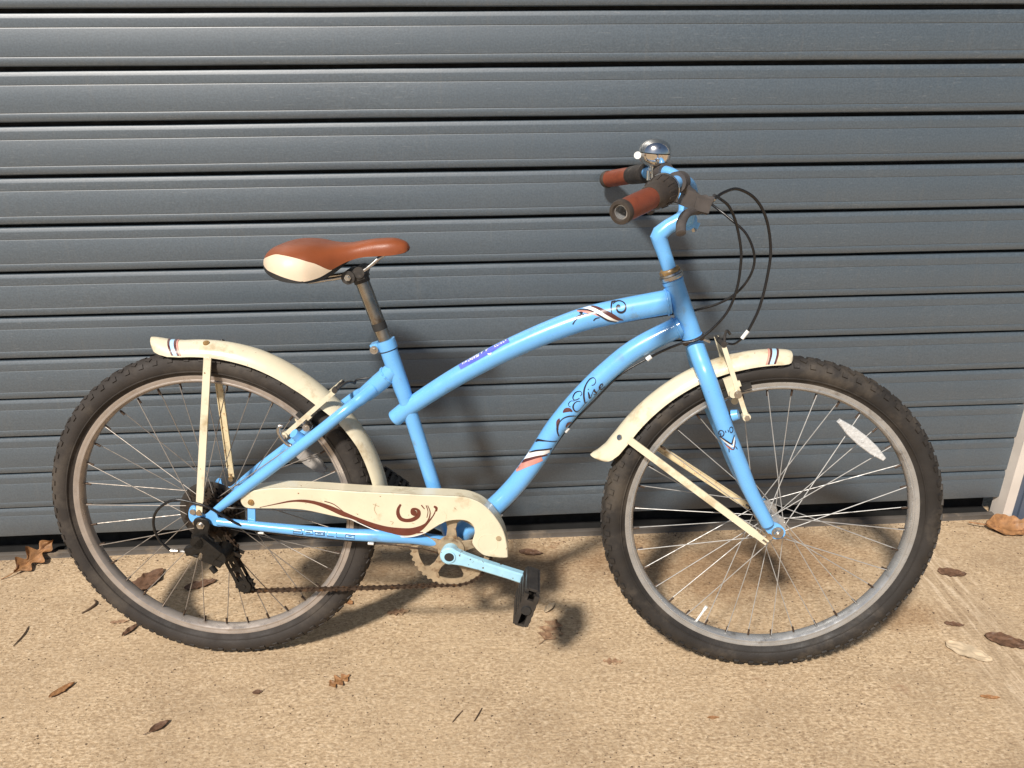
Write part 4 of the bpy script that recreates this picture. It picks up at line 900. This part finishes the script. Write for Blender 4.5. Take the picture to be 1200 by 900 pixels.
def crank(s):
    d = Vector((.1535, 0, -.0500)).normalized() * (1 if s > 0 else -1); x = Vector((-d.z, 0, d.x)); c0 = Vector((.4845, 0, -.0570)); b = MB()
    out = []
    for th in range(60, 301, 20): out.append(c0 + d * (.0185 * math.cos(R(th))) + x * (.0185 * math.sin(R(th))))
    out += [c0 + d * .028 - x * .0125, c0 + d * .060 - x * .0105, c0 + d * .120 - x * .0100, c0 + d * .162 - x * .0115]
    for th in range(-60, 61, 30): out.append(c0 + d * (.160 + .0118 * math.cos(R(th))) + x * (.0118 * math.sin(R(th))))
    out += [c0 + d * .120 + x * .0100, c0 + d * .060 + x * .0108, c0 + d * .028 + x * .0130]
    b.plate([(p.x, p.z) for p in out], s * .062, s * .0770, .0028)
    b.cyl(c0 + Vector((0, s * .030, 0)), c0 + Vector((0, s * .064, 0)), .0165, n=24)
    o = part("crank_arm", b, 'blue_worn', bike, smooth=35)
    b = MB(); b.cyl(c0 + Vector((0, s * .0775, 0)), c0 + Vector((0, s * .0786, 0)), .0092, n=24); part("bolt_cap", b, 'rubber', o)
    b = MB(); lathe(b, c0, Vector((.0001, s, 0)).normalized(), [(.0092, .0772), (.0096, .0795), (.0120, .0795), (.0126, .0770)], 28); part("bolt_rim", b, 'blue_worn', o)
    return c0 + d * .160
def pedal(c, s, t, v0):
    """t: the direction of the platform in the wheel plane"""
    t = Vector((t[0], 0, t[1])).normalized(); n_ = Vector((-t.z, 0, t.x)); A = Vector((0, s, 0)); c = Vector((c.x, s * (v0 + .052), c.z)); b = MB()
    b.cyl(c - A * .068, c + A * .044, .0085, n=18)
    b.tube([c - A * .048, c - A * .03, c, c + A * .03, c + A * .046], [.0125, .0150, .0135, .0142, .0110], 18)
    for f in (-1, 1):
        for k in range(6):                                   # ribs of each tread face run along the axle
            q = -.0355 + .0142 * k; ln = .092 if abs(k - 2.5) < 2 else .080
            b.box(c + t * q + n_ * (f * (.0125 - .0022 * (abs(k - 2.5) > 2))), (.0075, ln, .0058), t, A, n_)
        for k in range(5): b.box(c + A * (-.036 + .018 * k) + n_ * (.0098 * f), (.076, .0042, .0045), t, A, n_)
        for e in (-1, 1): b.box(c + A * (.0435 * e) + n_ * (.0102 * f), (.066, .0065, .0085), t, A, n_)
    for e in (-1, 1):
        b.box(c + t * (.0385 * e), (.0055, .078, .017), t, A, n_)
        b.box(c + A * (.0440 * e) - t * .008, (.026, .0060, .020), t, A, n_)
    o = part("pedal", b, 'plastic', bike, smooth=30)
    b = MB(); b.cyl(c + A * .046, c + A * .0505, .0098, .0085, n=18); part("pedal_cap", b, 'rubber', o)
pe = crank(1); pedal(pe, 1, (-.32, -.95), .080)
pe2 = crank(-1); pedal(pe2, -1, (.80, -.60), .080)

# chain: links along a closed path
p_ch = []
def arc(c, r, a0, a1, n): return [(c[0] + r * math.cos(R(a0 + (a1 - a0) * i / n)), c[1] + r * math.sin(R(a0 + (a1 - a0) * i / n))) for i in range(n + 1)]
path = arc((cc[0], cc[2]), .0805, 92, -94, 24) + arc((.0625, -.1470), .0205, -92, -215, 8) + arc((.0340, -.0760), .0180, -30, 45, 4) + arc((0, 0), .036, 310, 92, 18)
path.append(path[0])
segs = []; acc = 0
Ls = [0]
for a, c in zip(path, path[1:]): acc += math.hypot(c[0] - a[0], c[1] - a[1]); Ls.append(acc)
nl = 2 * round(acc / .0127 / 2); pit = acc / nl
def at_len(s):
    s %= acc
    for i in range(len(path) - 1):
        if Ls[i] <= s <= Ls[i + 1]:
            k = (s - Ls[i]) / max(1e-9, Ls[i + 1] - Ls[i]); return Vector((path[i][0] + (path[i + 1][0] - path[i][0]) * k, 0, path[i][1] + (path[i + 1][1] - path[i][1]) * k))
b = MB()
for i in range(nl):
    p, q = at_len(i * pit), at_len((i + 1) * pit)
    vp = CV - .012 * max(0, min(1, (.35 - p.x) / .3)); p.y = vp; q.y = vp; tt = (q - p).normalized(); xx = Vector((-tt.z, 0, tt.x)); o_ = .0040 if i % 2 else .0026
    for f in (-1, 1):
        mid = (p + q) / 2 + Vector((0, o_ * f, 0))
        b.box(mid, (pit * .62, .0012, .0050), tt, (0, 1, 0), xx)
        for e in (-1, 1): b.cyl(mid + tt * (pit / 2 * e) - Vector((0, .0006, 0)), mid + tt * (pit / 2 * e) + Vector((0, .0006, 0)), .0041, n=8)
    b.cyl(p - Vector((0, .0046, 0)), p + Vector((0, .0046, 0)), .0030, n=8)
part("chain", b, 'chain', bike, smooth=30)

# rear sprockets, dirty disc, derailleur
b = MB()
for i, (r, v) in enumerate(((.057, .022), (.050, .0265), (.044, .031), (.038, .0355), (.033, .040), (.028, .0445))):
    nt_ = round(r * 2 * math.pi / .0127); pl = []
    for k in range(nt_):
        for da, rr in ((-.3, r - .003), (-.12, r + .001), (.12, r + .001), (.3, r - .003)):
            a = 2 * math.pi * (k + da) / nt_; pl.append((rr * math.cos(a), rr * math.sin(a)))
    b.plate(pl, v - .001, v + .001)
b.cyl((0, .015, 0), (0, .050, 0), .024, n=28)
part("sprocket_cluster", b, 'cassette', bike, smooth=30)
b = MB(); b.revolve([(.020, .0165), (.063, .0175), (.0665, .0170), (.0665, .0160), (.063, .0155), (.020, .0150)], 64); part("spoke_guard", b, 'plastic', bike)
b = MB()
b.plate(catmull([(-.012, .012), (.008, .014), (.018, .004), (.012, -.022), (.022, -.034), (.010, -.046), (-.012, -.040), (-.022, -.026), (-.014, -.008)], 3, True), .0690, .0760, .0012)
b.cyl((-.006, .060, -.032), (-.006, .088, -.032), .0135, n=20)
b.box((.0125, .080, -.046), (.050, .016, .028), (.72, 0, -.69), (0, 1, 0), (.69, 0, .72))
b.box((-.016, .078, -.050), (.036, .016, .016), (.95, 0, .25), (0, 1, 0), (-.25, 0, .95))
b.cyl((.030, .045, -.066), (.030, .086, -.066), .0165, n=22)
b.box((.018, .080, -.072), (.040, .014, .014), (.92, 0, -.38), (0, 1, 0), (.38, 0, .92))
b.cyl((-.026, .080, -.058), (-.010, .080, -.064), .0050, n=10)
b.cyl((.014, .082, -.086), (.022, .082, -.098), .006, n=10)
der = part("derailleur", b, 'grease', bike, smooth=35)
for v in (.036, .0515):
    b = MB(); pl = [(.022, -.064), (.034, -.058), (.050, -.070), (.058, -.100), (.066, -.118), (.081, -.146), (.080, -.162), (.064, -.172), (.048, -.168), (.044, -.150), (.047, -.120), (.040, -.095)]
    a_, c_ = Vector((.0340, v, -.0760)), Vector((.0625, v, -.1470))
    for o_ in (-.0085, .0085): b.bar(a_ + Vector((o_, 0, o_ * .4)), c_ + Vector((o_, 0, o_ * .4)), .0062, .0022)
    b.bar(a_.lerp(c_, .42) - Vector((.011, 0, .004)), a_.lerp(c_, .52) + Vector((.011, 0, .004)), .007, .0021)
    for q_ in (a_, c_): b.cyl(q_ - Vector((0, .0012, 0)), q_ + Vector((0, .0012, 0)), .0140, n=20)
    b.bar(a_ + Vector((.002, 0, .010)), a_ + Vector((.030, 0, -.004)), .007, .0020)
    part("cage", b, 'grease', der, smooth=35)
for c in ((.0340, -.0760), (.0625, -.1470)):
    b = MB(); pl = []
    for k in range(11):
        for da, rr in ((-.3, .0165), (-.12, .0205), (.12, .0205), (.3, .0165)):
            a = 2 * math.pi * (k + da) / 11; pl.append((c[0] + rr * math.cos(a), c[1] + rr * math.sin(a)))
    b.plate(pl, .0405, .0475); b.cyl((c[0], .0350, c[1]), (c[0], .0545, c[1]), .0042, n=8); part("jockey_wheel", b, 'grease', der, smooth=30)
b = MB(); b.cyl((-.0640, .079, -.0545), (-.050, .079, -.0548), .0048, .0040, n=12); b.cyl((-.044, .079, -.0550), (-.030, .079, -.056), .0030, n=8); part("barrel_adjuster", b, 'steel', der)
b = MB(); b.cyl((-.0155, .0665, .0255), (-.0155, .0705, .0255), .0058, n=14); b.cyl((-.0125, .0665, .0030), (-.0125, .0720, .0030), .0052, n=14); part("bolt", b, 'steel', der)

# ---- chain guard
GP = [(.3104, .0713), (.3700, .0695), (.4256, .0672), (.4800, .0660), (.5136, .0640), (.5330, .0585), (.5479, .0506), (.5625, .0375), (.5746, .0214), (.5850, .0040), (.5917, -.0138), (.5960, -.0350), (.5976, -.0573), (.5956, -.0637), (.5750, -.0635), (.5541, -.0605), (.5440, -.0545), (.5352, -.0456), (.5285, -.0330), (.5315, -.0200), (.5336, -.0100), (.5305, .0040), (.5184, .0139), (.4986, .0154), (.4779, .0113), (.4584, .0000), (.4385, -.0133), (.4187, -.0205), (.3914, -.0216), (.3644, -.0148), (.3376, -.0024), (.3069, .0079), (.2739, .0155), (.2409, .0231), (.2080, .0300), (.1747, .0330), (.1411, .0327), (.1141, .0326), (.0927, .0326), (.0833, .0375), (.0792, .0465), (.0812, .0560), (.0890, .0645), (.1050, .0698), (.1382, .0755), (.1782, .0775), (.2444, .0752)]
b = MB(); b.plate(catmull(GP, 3, True), .0605, .0645, .0014)
# turned-in rim along the top and front edge
rim_ = catmull(GP[40:] + GP[:14], 3); vs = []
for i, p in enumerate(rim_):
    a, c = rim_[max(0, i - 1)], rim_[min(len(rim_) - 1, i + 1)]; t = Vector((c[0] - a[0], c[1] - a[1])).normalized(); n2 = (t.y, -t.x)
    vs += [(p[0], .0625, p[1]), (p[0], .030, p[1]), (p[0] + n2[0] * .0016, .030, p[1] + n2[1] * .0016), (p[0] + n2[0] * .0016, .0615, p[1] + n2[1] * .0016)]
b.add(vs, [(i * 4 + j, (i + 1) * 4 + j, (i + 1) * 4 + (j + 1) % 4, i * 4 + (j + 1) % 4) for i in range(len(rim_) - 1) for j in range(4)])
cg = part("chain_guard", b, 'cream', bike, smooth=35)
for bd in DECAL['guard_red_band']: flat("scroll_print", band(*bd, .0645, .0006), 'ink_brown', cg)
for s in DECAL['guard_red']: flat("scroll_print", ribbons([s], .0645, .0008), 'ink_brown', cg)
for bd in DECAL['guard_white_band']: flat("scroll_print", band(*bd, .0645, .0004), 'ink_white', cg)
for s in DECAL['guard_scuff']: flat("scuff", ribbons([s], .0645, .0004), 'scuff', cg)
b = MB(); b.cyl((.0998, .0640, .0464), (.0998, .0675, .0464), .0062, .0056, n=16); b.cyl((.0998, .0675, .0464), (.0998, .0682, .0464), .0030, n=6); part("bolt", b, 'brass', cg)
b = MB(); b.cyl((.5800, .0640, -.0215), (.5800, .0660, -.0215), .0052, n=14); part("bolt", b, 'scuff', cg)
b = MB(); lathe(b, Vector((.4640, .0645, .0230)), Vector((.0001, 1, 0)).normalized(), [(.0150, .0000), (.0154, .0006), (.0158, .0000)], 36); lathe(b, Vector((.5590, .0645, -.0330)), Vector((.0001, 1, 0)).normalized(), [(.0190, .0000), (.0194, .0006), (.0198, .0000)], 40); part("pressed_ring", b, 'cream', cg)

# ---- brakes
def brake(name_label, top, bot, side_pts, pad, boss, spring=True):
    o = link("brake", None, bike); o.location = L(boss); o['label'] = name_label
    def BW(p): return L(p) - L(boss)
    for s in (1, -1):
        b = MB(); a = Vector((top[0], top[1] * s * .55, top[2])); c = Vector((bot[0], bot[1] * s, bot[2]))
        b.bar(a, c, .0085, .0052, (0, 1, 0)); t = (c - a).normalized()
        m1 = a.lerp(c, .55); b.box(m1 - t.cross(Vector((0, 1, 0))) * -.004, (.010, .006, .009), t, (0, 1, 0), t.cross(Vector((0, 1, 0))))
        b.cyl(c + Vector((0, -.008 * s, 0)), c + Vector((0, .006 * s, 0)), .0075, n=14)
        part("brake_arm", b, 'cream', o, BW, 30)
        b = MB(); pc = Vector((pad[0], pad[1] * s, pad[2])); pt = Vector(pad[3]).normalized()
        b.box(pc, (.062, .010, .012), pt, (0, 1, 0), pt.cross(Vector((0, 1, 0))))
        part("brake_pad", b, 'rubber', o, BW, 30)
        b = MB(); b.cyl(pc, pc + Vector((0, .030 * s, 0)), .0038, n=10); b.cyl(pc + Vector((0, .020 * s, 0)), pc + Vector((0, .029 * s, 0)), .0080, .0072, n=14)
        b.cyl(pc + Vector((0, .010 * s, 0)), pc + Vector((0, .014 * s, 0)), .0095, n=14); part("pad_bolt", b, 'steel', o, BW, 30)
        b = MB(); b.cyl(c + Vector((0, .006 * s, 0)), c + Vector((0, .010 * s, 0)), .0050, n=6); part("pivot_bolt", b, 'steel', o, BW, 30)
    b = MB(); a = Vector(top); q = catmull(side_pts, 6); b.tube(q, .0026, 10); part("noodle", b, 'plastic', o, BW)
    b = MB(); a1 = Vector((top[0], top[1] * .55, top[2])); a2 = Vector((top[0], -top[1] * .55, top[2]))
    b.tube([a1, a2], .0032, 12); b.tube([a1 + Vector((0, -.005, .002)), a1 + Vector((0, .005, .002))], .0058, 10); b.tube([a1.lerp(a2, .2), a1.lerp(a2, .7)], .0048, 10); part("cable_boot", b, 'plastic', o, BW)
    return o
ft = Vector((1.0378 - .992, 0, .2298 - .3557)).normalized()
fb = brake("front rim brake with cream arms", (.9900, .058, .3610), (1.0378, .050, .2298), [(.992, .034, .362), (.994, .020, .374), (1.002, .000, .380), (1.010, -.008, .372)], (1.020, .0205, .2720, (.93, 0, .37)), (1.0155, 0, .25))
rb = brake("rear rim brake with cream arms", (.2700, .056, .2640), (.1716, .050, .1798), [(.272, .034, .266), (.284, .020, .274), (.292, .004, .274), (.300, -.006, .268)], (.214, .0205, .1950, (.70, 0, -.71)), (.195, 0, .18))
# loop spring at the foot of the rear brake and block on the front one
b = MB(); q = catmull([(.1720, .056, .2005), (.1655, .057, .2005), (.1640, .058, .1900), (.1700, .058, .1760), (.1800, .058, .1650), (.1860, .058, .1620)], 6); b.tube(q, .0040, 10); part("spring", b, 'steel', rb, lambda p: L(p) - L((.195, 0, .18)))
b = MB(); b.box((1.0085, .036, .2850), (.020, .008, .034), (.93, 0, .37), (0, 1, 0), (-.37, 0, .93)); b.cyl((1.012, .038, .272), (1.012, .048, .272), .0075, n=14); part("pad_bracket", b, 'cream', fb, lambda p: L(p) - L((1.0155, 0, .25)))

# ---- cables
def cable(pts, r=.0025, mat='cable', n=8): b = MB(); b.tube(catmull(pts, n), r, 10); return part("cable", b, mat, bike)
cable([(.938, .112, .6262), (.9560, .098, .6360), (.9850, .070, .6400), (1.0200, .050, .6230), (1.0460, .035, .5879), (1.0595, .030, .5377), (1.0591, .030, .4926), (1.0496, .030, .4309), (1.0330, .028, .3850)], .0026)
b = MB(); b.cyl((1.0335, .028, .3870), (1.0240, .0265, .3720), .0036, n=12); part("cable_end", b, 'white', bike)
cable([(1.0225, .026, .3700), (1.0120, .020, .3600), (1.0000, .012, .3590), (.992, .030, .3610)], .0021)
cable([(.9300, .150, .6350), (.9480, .110, .6270), (.9720, .075, .6110), (.9929, .045, .5799), (1.0051, .040, .5387), (1.0075, .040, .5089), (1.0037, .040, .4634), (.9878, .036, .4169), (.9483, .030, .3725), (.9152, .024, .3610), (.8850, .012, .3440), (.8602, .004, .3275)], .0025)
cable([(.9300, -.100, .6300), (.9550, -.020, .6120), (.9911, .010, .5838), (1.0185, .020, .5587), (1.0351, .020, .5212), (1.0320, .018, .4877), (1.0135, .010, .4552), (.9832, .000, .4315), (.9380, -.015, .4140), (.9000, -.022, .4060)], .0023)
cable([(.9000, -.022, .4060), (.8000, -.016, .3900), (.7194, -.012, .3705), (.6066, -.010, .3235), (.5032, -.008, .2675), (.4300, -.012, .2280), (.4050, -.020, .2300)], .0024)
cable([(.4150, -.022, .2420), (.3700, -.014, .2650), (.3350, -.004, .2790), (.3050, -.004, .2760), (.3000, -.006, .2680)], .0022)
dpts = [(.8602, .004, .3275), (.8085, .006, .2950), (.7600, .006, .2420), (.7094, .004, .1827), (.6600, .004, .1040), (.6200, .004, .0460), (.5788, .004, -.0025)]
cable(dpts, .0019)
cable([(.5788, .004, -.0025), (.5400, .010, -.0500), (.4900, .020, -.0880), (.4300, .050, -.0560), (.3292, .060, -.0388), (.2200, .060, -.0320), (.112, .058, -.0209)], .0013, 'chain')
cable([(.112, .058, -.0209), (.0900, .066, -.0090), (.0650, .074, .0080), (.0460, .078, .0240), (.0200, .080, .0420), (-.0050, .080, .0500), (-.0350, .080, .0560), (-.0580, .080, .0500), (-.0820, .080, .0300), (-.0910, .080, .0020), (-.0840, .080, -.0300), (-.0640, .079, -.0545)], .0026)
b = MB()
q = [along((.9385, 0, .3690), (.9420, 0, .3602), t) for t in (0, 1)]
b.tube(q, [.0212, .0212], 28); part("cable_ring", b, 'chain', bike)

# ------------------------------------------------------------------ leaves, twigs and grit on the concrete
def leaf(name, x, y, size, rot, kind, mat, label, cat="leaf", curl=.3, asp=.5, z=.004, tilt=(0, 0), stem_=True, seed=0, group="dead leaves on the concrete"):
    rnd = random.Random(seed * 31 + 5); b = MB(); n = 26; K = 6
    vs = []; W_ = []
    for i in range(n + 1):
        t = i / n
        if kind == 'oak': w = math.sin(math.pi * t ** .9) ** .7 * (.62 + .38 * math.sin(t * 21 + seed)) + .03
        elif kind == 'ragged': w = math.sin(math.pi * t ** .8) ** .6 * (.75 + .25 * noise.noise((t * 7, seed, 0)))
        else: w = math.sin(math.pi * t ** .85) ** .9 + .01
        W_.append(w)
    for lf in (0, -.0006):
        for i in range(n + 1):
            t = i / n
            for j in range(-K, K + 1):
                s = j / K
                px = (t - .5) * size; py = s * W_[i] * size * asp * .5 * (1 + .12 * noise.noise((t * 9, s * 2, seed)))
                pz = curl * size * (.55 * s * s * W_[i] + .35 * (2 * t - 1) ** 2) + size * .05 * noise.noise((t * 5, s * 3, seed + 7)) - abs(s) * 0 + lf
                pz -= .012 * size * math.exp(-(s * 6) ** 2)
                vs.append(Vector((px, py, pz)))
    m_ = 2 * K + 1; k = (n + 1) * m_
    fs = [(o + i * m_ + j, o + (i + 1) * m_ + j, o + (i + 1) * m_ + j + 1, o + i * m_ + j + 1) for o in (0, k) for i in range(n) for j in range(m_ - 1)]
    for i in range(n):
        for j in (0, m_ - 1): fs.append((i * m_ + j, (i + 1) * m_ + j, (i + 1) * m_ + j + k, i * m_ + j + k))
    b.add(vs, fs)
    if stem_:
        q = [(-.48 * size, 0, curl * size * .32), (-.60 * size, .02 * size, curl * size * .3), (-.74 * size, .08 * size, .012 * size)]
        b.tube(catmull(q, 4), max(.0008, size * .012), 6)
    Mx = Matrix.Rotation(R(rot), 4, 'Z') @ Matrix.Rotation(R(tilt[0]), 4, 'X') @ Matrix.Rotation(R(tilt[1]), 4, 'Y')
    zmin = min((Mx @ p).z for p in b.v)
    me = b.mesh(name, M[mat], lambda p: Mx @ p + Vector((0, 0, -zmin + .0008)), 60)
    o = link(name, me, None, label=label, category=cat, group=group); o.location = (x, y, 0)
    return o
leaf("oak_leaf", -1.088, -.022, .112, 66, 'oak', 'leaf_brown', "large curled brown oak leaf propped against the grey threshold left of the rear wheel", curl=.22, asp=.55, tilt=(34, -18), seed=3)
leaf("dead_leaf", -.782, -.119, .100, 62, 'ragged', 'leaf_dark', "large dark brown leaf seen through the left spokes of the rear wheel", curl=.10, asp=.72, seed=5)
leaf("dead_leaf", -.650, -.141, .074, 20, 'ragged', 'leaf_dark', "small dark oval leaf seen through the lower spokes, below the derailleur", curl=.06, asp=.52, seed=8, stem_=False)
leaf("dead_leaf", -.834, -.464, .052, 48, 'ragged', 'leaf_brown', "narrow brown leaf scrap alone on bare concrete at the lower left", curl=.10, asp=.40, seed=11, stem_=False)
leaf("dead_leaf", -.606, -.573, .040, 42, 'plain', 'leaf_dark', "small dark brown pointed leaf with a short stem, near the bottom left edge", curl=.20, asp=.42, seed=13)
leaf("dead_leaf", -.277, -.477, .048, 35, 'oak', 'leaf_brown', "small red brown lobed leaf in front of the rear tyre, right of its foot", curl=.10, asp=.75, seed=17, stem_=False)
leaf("dead_leaf", -.170, -.273, .050, 5, 'oak', 'leaf_faded', "flat reddish leaf lying under the chain, between tyre and chainring", curl=.02, asp=.55, seed=19, stem_=False)
leaf("oak_leaf", .170, -.357, .072, 62, 'oak', 'leaf_faded', "faded lobed oak leaf lying flat just below the near pedal", curl=.05, asp=.85, seed=23)
leaf("dead_leaf", .151, -.071, .062, -12, 'plain', 'leaf_dark', "dark pointed leaf by the threshold, above the crank", curl=.08, asp=.40, seed=29, stem_=False)
leaf("dead_leaf", 1.428, -.058, .150, -8, 'ragged', 'leaf_brown', "large curled brown leaf at the foot of the white guide rail", curl=.20, asp=.55, tilt=(22, 0), seed=31)
leaf("dead_leaf", 1.166, -.223, .066, -14, 'ragged', 'leaf_dark', "flat dull brown leaf right of the front tyre, on the worn track", curl=.03, asp=.66, seed=37, stem_=False)
leaf("dead_leaf", 1.152, -.462, .088, -28, 'ragged', 'leaf_dark', "long dark leaf at the right edge, beyond the pale scrap", curl=.06, asp=.62, seed=41, stem_=False)
leaf("dead_leaf", -.438, -.496, .020, 10, 'plain', 'leaf_dark', "tiny dark leaf crumb below the foot of the rear tyre", curl=.10, asp=.6, seed=43, stem_=False)
leaf("dead_leaf", -.291, -.228, .036, -35, 'ragged', 'leaf_brown', "brown leaf fragment tucked behind the right edge of the rear tyre", curl=.15, asp=.6, seed=47, stem_=False)
leaf("dead_leaf", .458, -.623, .024, 0, 'plain', 'leaf_brown', "thin brown leaf sliver on bare concrete below the front wheel", curl=.10, asp=.30, seed=53, stem_=False)
leaf("dead_leaf", 1.021, -.610, .038, -10, 'ragged', 'leaf_brown', "thin curved brown leaf scrap at the lower right", curl=.08, asp=.35, seed=59, stem_=False)
leaf("dead_leaf", .118, -.235, .050, -70, 'plain', 'leaf_brown', "brown leaf half hidden behind the near pedal", curl=.10, asp=.55, seed=61, stem_=False)
leaf("dead_leaf", .176, -.285, .044, 50, 'plain', 'leaf_pale', "pale curled leaf chip just right of the near pedal", curl=.25, asp=.35, seed=67, stem_=False)
leaf("dead_leaf", -.760, -.292, .046, 60, 'plain', 'leaf_dark', "dark pointed leaf sticking out from under the lower left of the rear tyre", curl=.12, asp=.30, seed=71, stem_=False)
leaf("dead_leaf", -.795, -.262, .040, 5, 'ragged', 'leaf_faded', "faint flat leaf scrap left of the dark pointed leaf", curl=.02, asp=.35, seed=73, stem_=False)
leaf("dead_leaf", 1.069, -.400, .042, -15, 'ragged', 'leaf_dark', "small dark leaf lying just above the pale scrap", curl=.05, asp=.45, seed=79, stem_=False)
leaf("dead_leaf", .291, -.461, .042, -10, 'oak', 'leaf_faded', "crumbled reddish leaf on the concrete between the pedal and the front wheel", curl=.02, asp=.5, seed=83, stem_=False)
leaf("pale_scrap", 1.051, -.486, .092, -40, 'ragged', 'leaf_pale', "flat pale scrap pressed onto the concrete right of the front tyre", cat="scrap", curl=.006, asp=.62, seed=89, stem_=False, group="scraps on the concrete")
def twig(pts, r, label):
    b = MB(); q = catmull(pts, 5); b.tube(q, [r * (.6 + .6 * math.sin(math.pi * i / (len(q) - 1))) for i in range(len(q))], 7)
    c = Vector(pts[0]); c.z = 0
    o = link("twig", b.mesh("twig", M['twig'], lambda p: p - c), None, label=label, category="twig", group="twigs on the concrete"); o.location = c
twig([(-.993, -.262, .002), (-.990, -.290, .003), (-.996, -.325, .002)], .0013, "straight dark twig lying at the far left below the oak leaf")
twig([(-.882, -.180, .002), (-.872, -.196, .004), (-.880, -.213, .003), (-.892, -.226, .002)], .0022, "short hooked twig left of the rear tyre")
twig([(.012, -.568, .002), (.004, -.585, .002), (-.004, -.600, .002)], .0012, "short straight twig at the bottom centre, right of a paler one")
twig([(-.026, -.572, .002), (-.038, -.588, .002), (-.046, -.600, .002)], .0010, "thin faint twig at the bottom centre, left of a darker one")
# scattered grit
rnd = random.Random(4); b = MB()
for i in range(5200):
    x = rnd.uniform(-1.6, 1.7); y = rnd.uniform(-1.25, -.01) if i % 5 else -.006 - abs(rnd.gauss(0, .022)); s = rnd.choice((.0010, .0013, .0016, .0020, .0028)) * rnd.uniform(.7, 1.2)
    a = rnd.uniform(0, 6.3); c = Vector((x, y, s * .3))
    pts = [c + Vector((math.cos(a + k * 2.1) * s * rnd.uniform(.7, 1.5), math.sin(a + k * 2.1) * s * rnd.uniform(.5, 1.1), -s * .35)) for k in range(3)] + [c + Vector((0, 0, s * .5))]
    b.add(pts, [(0, 1, 2), (0, 1, 3), (1, 2, 3), (2, 0, 3)])
link("grit", b.mesh("grit", M['grit'], smooth=0, weld=False), None, kind='stuff', label="dark grit scattered over the tan concrete", category="grit")
bpy.context.view_layer.update()
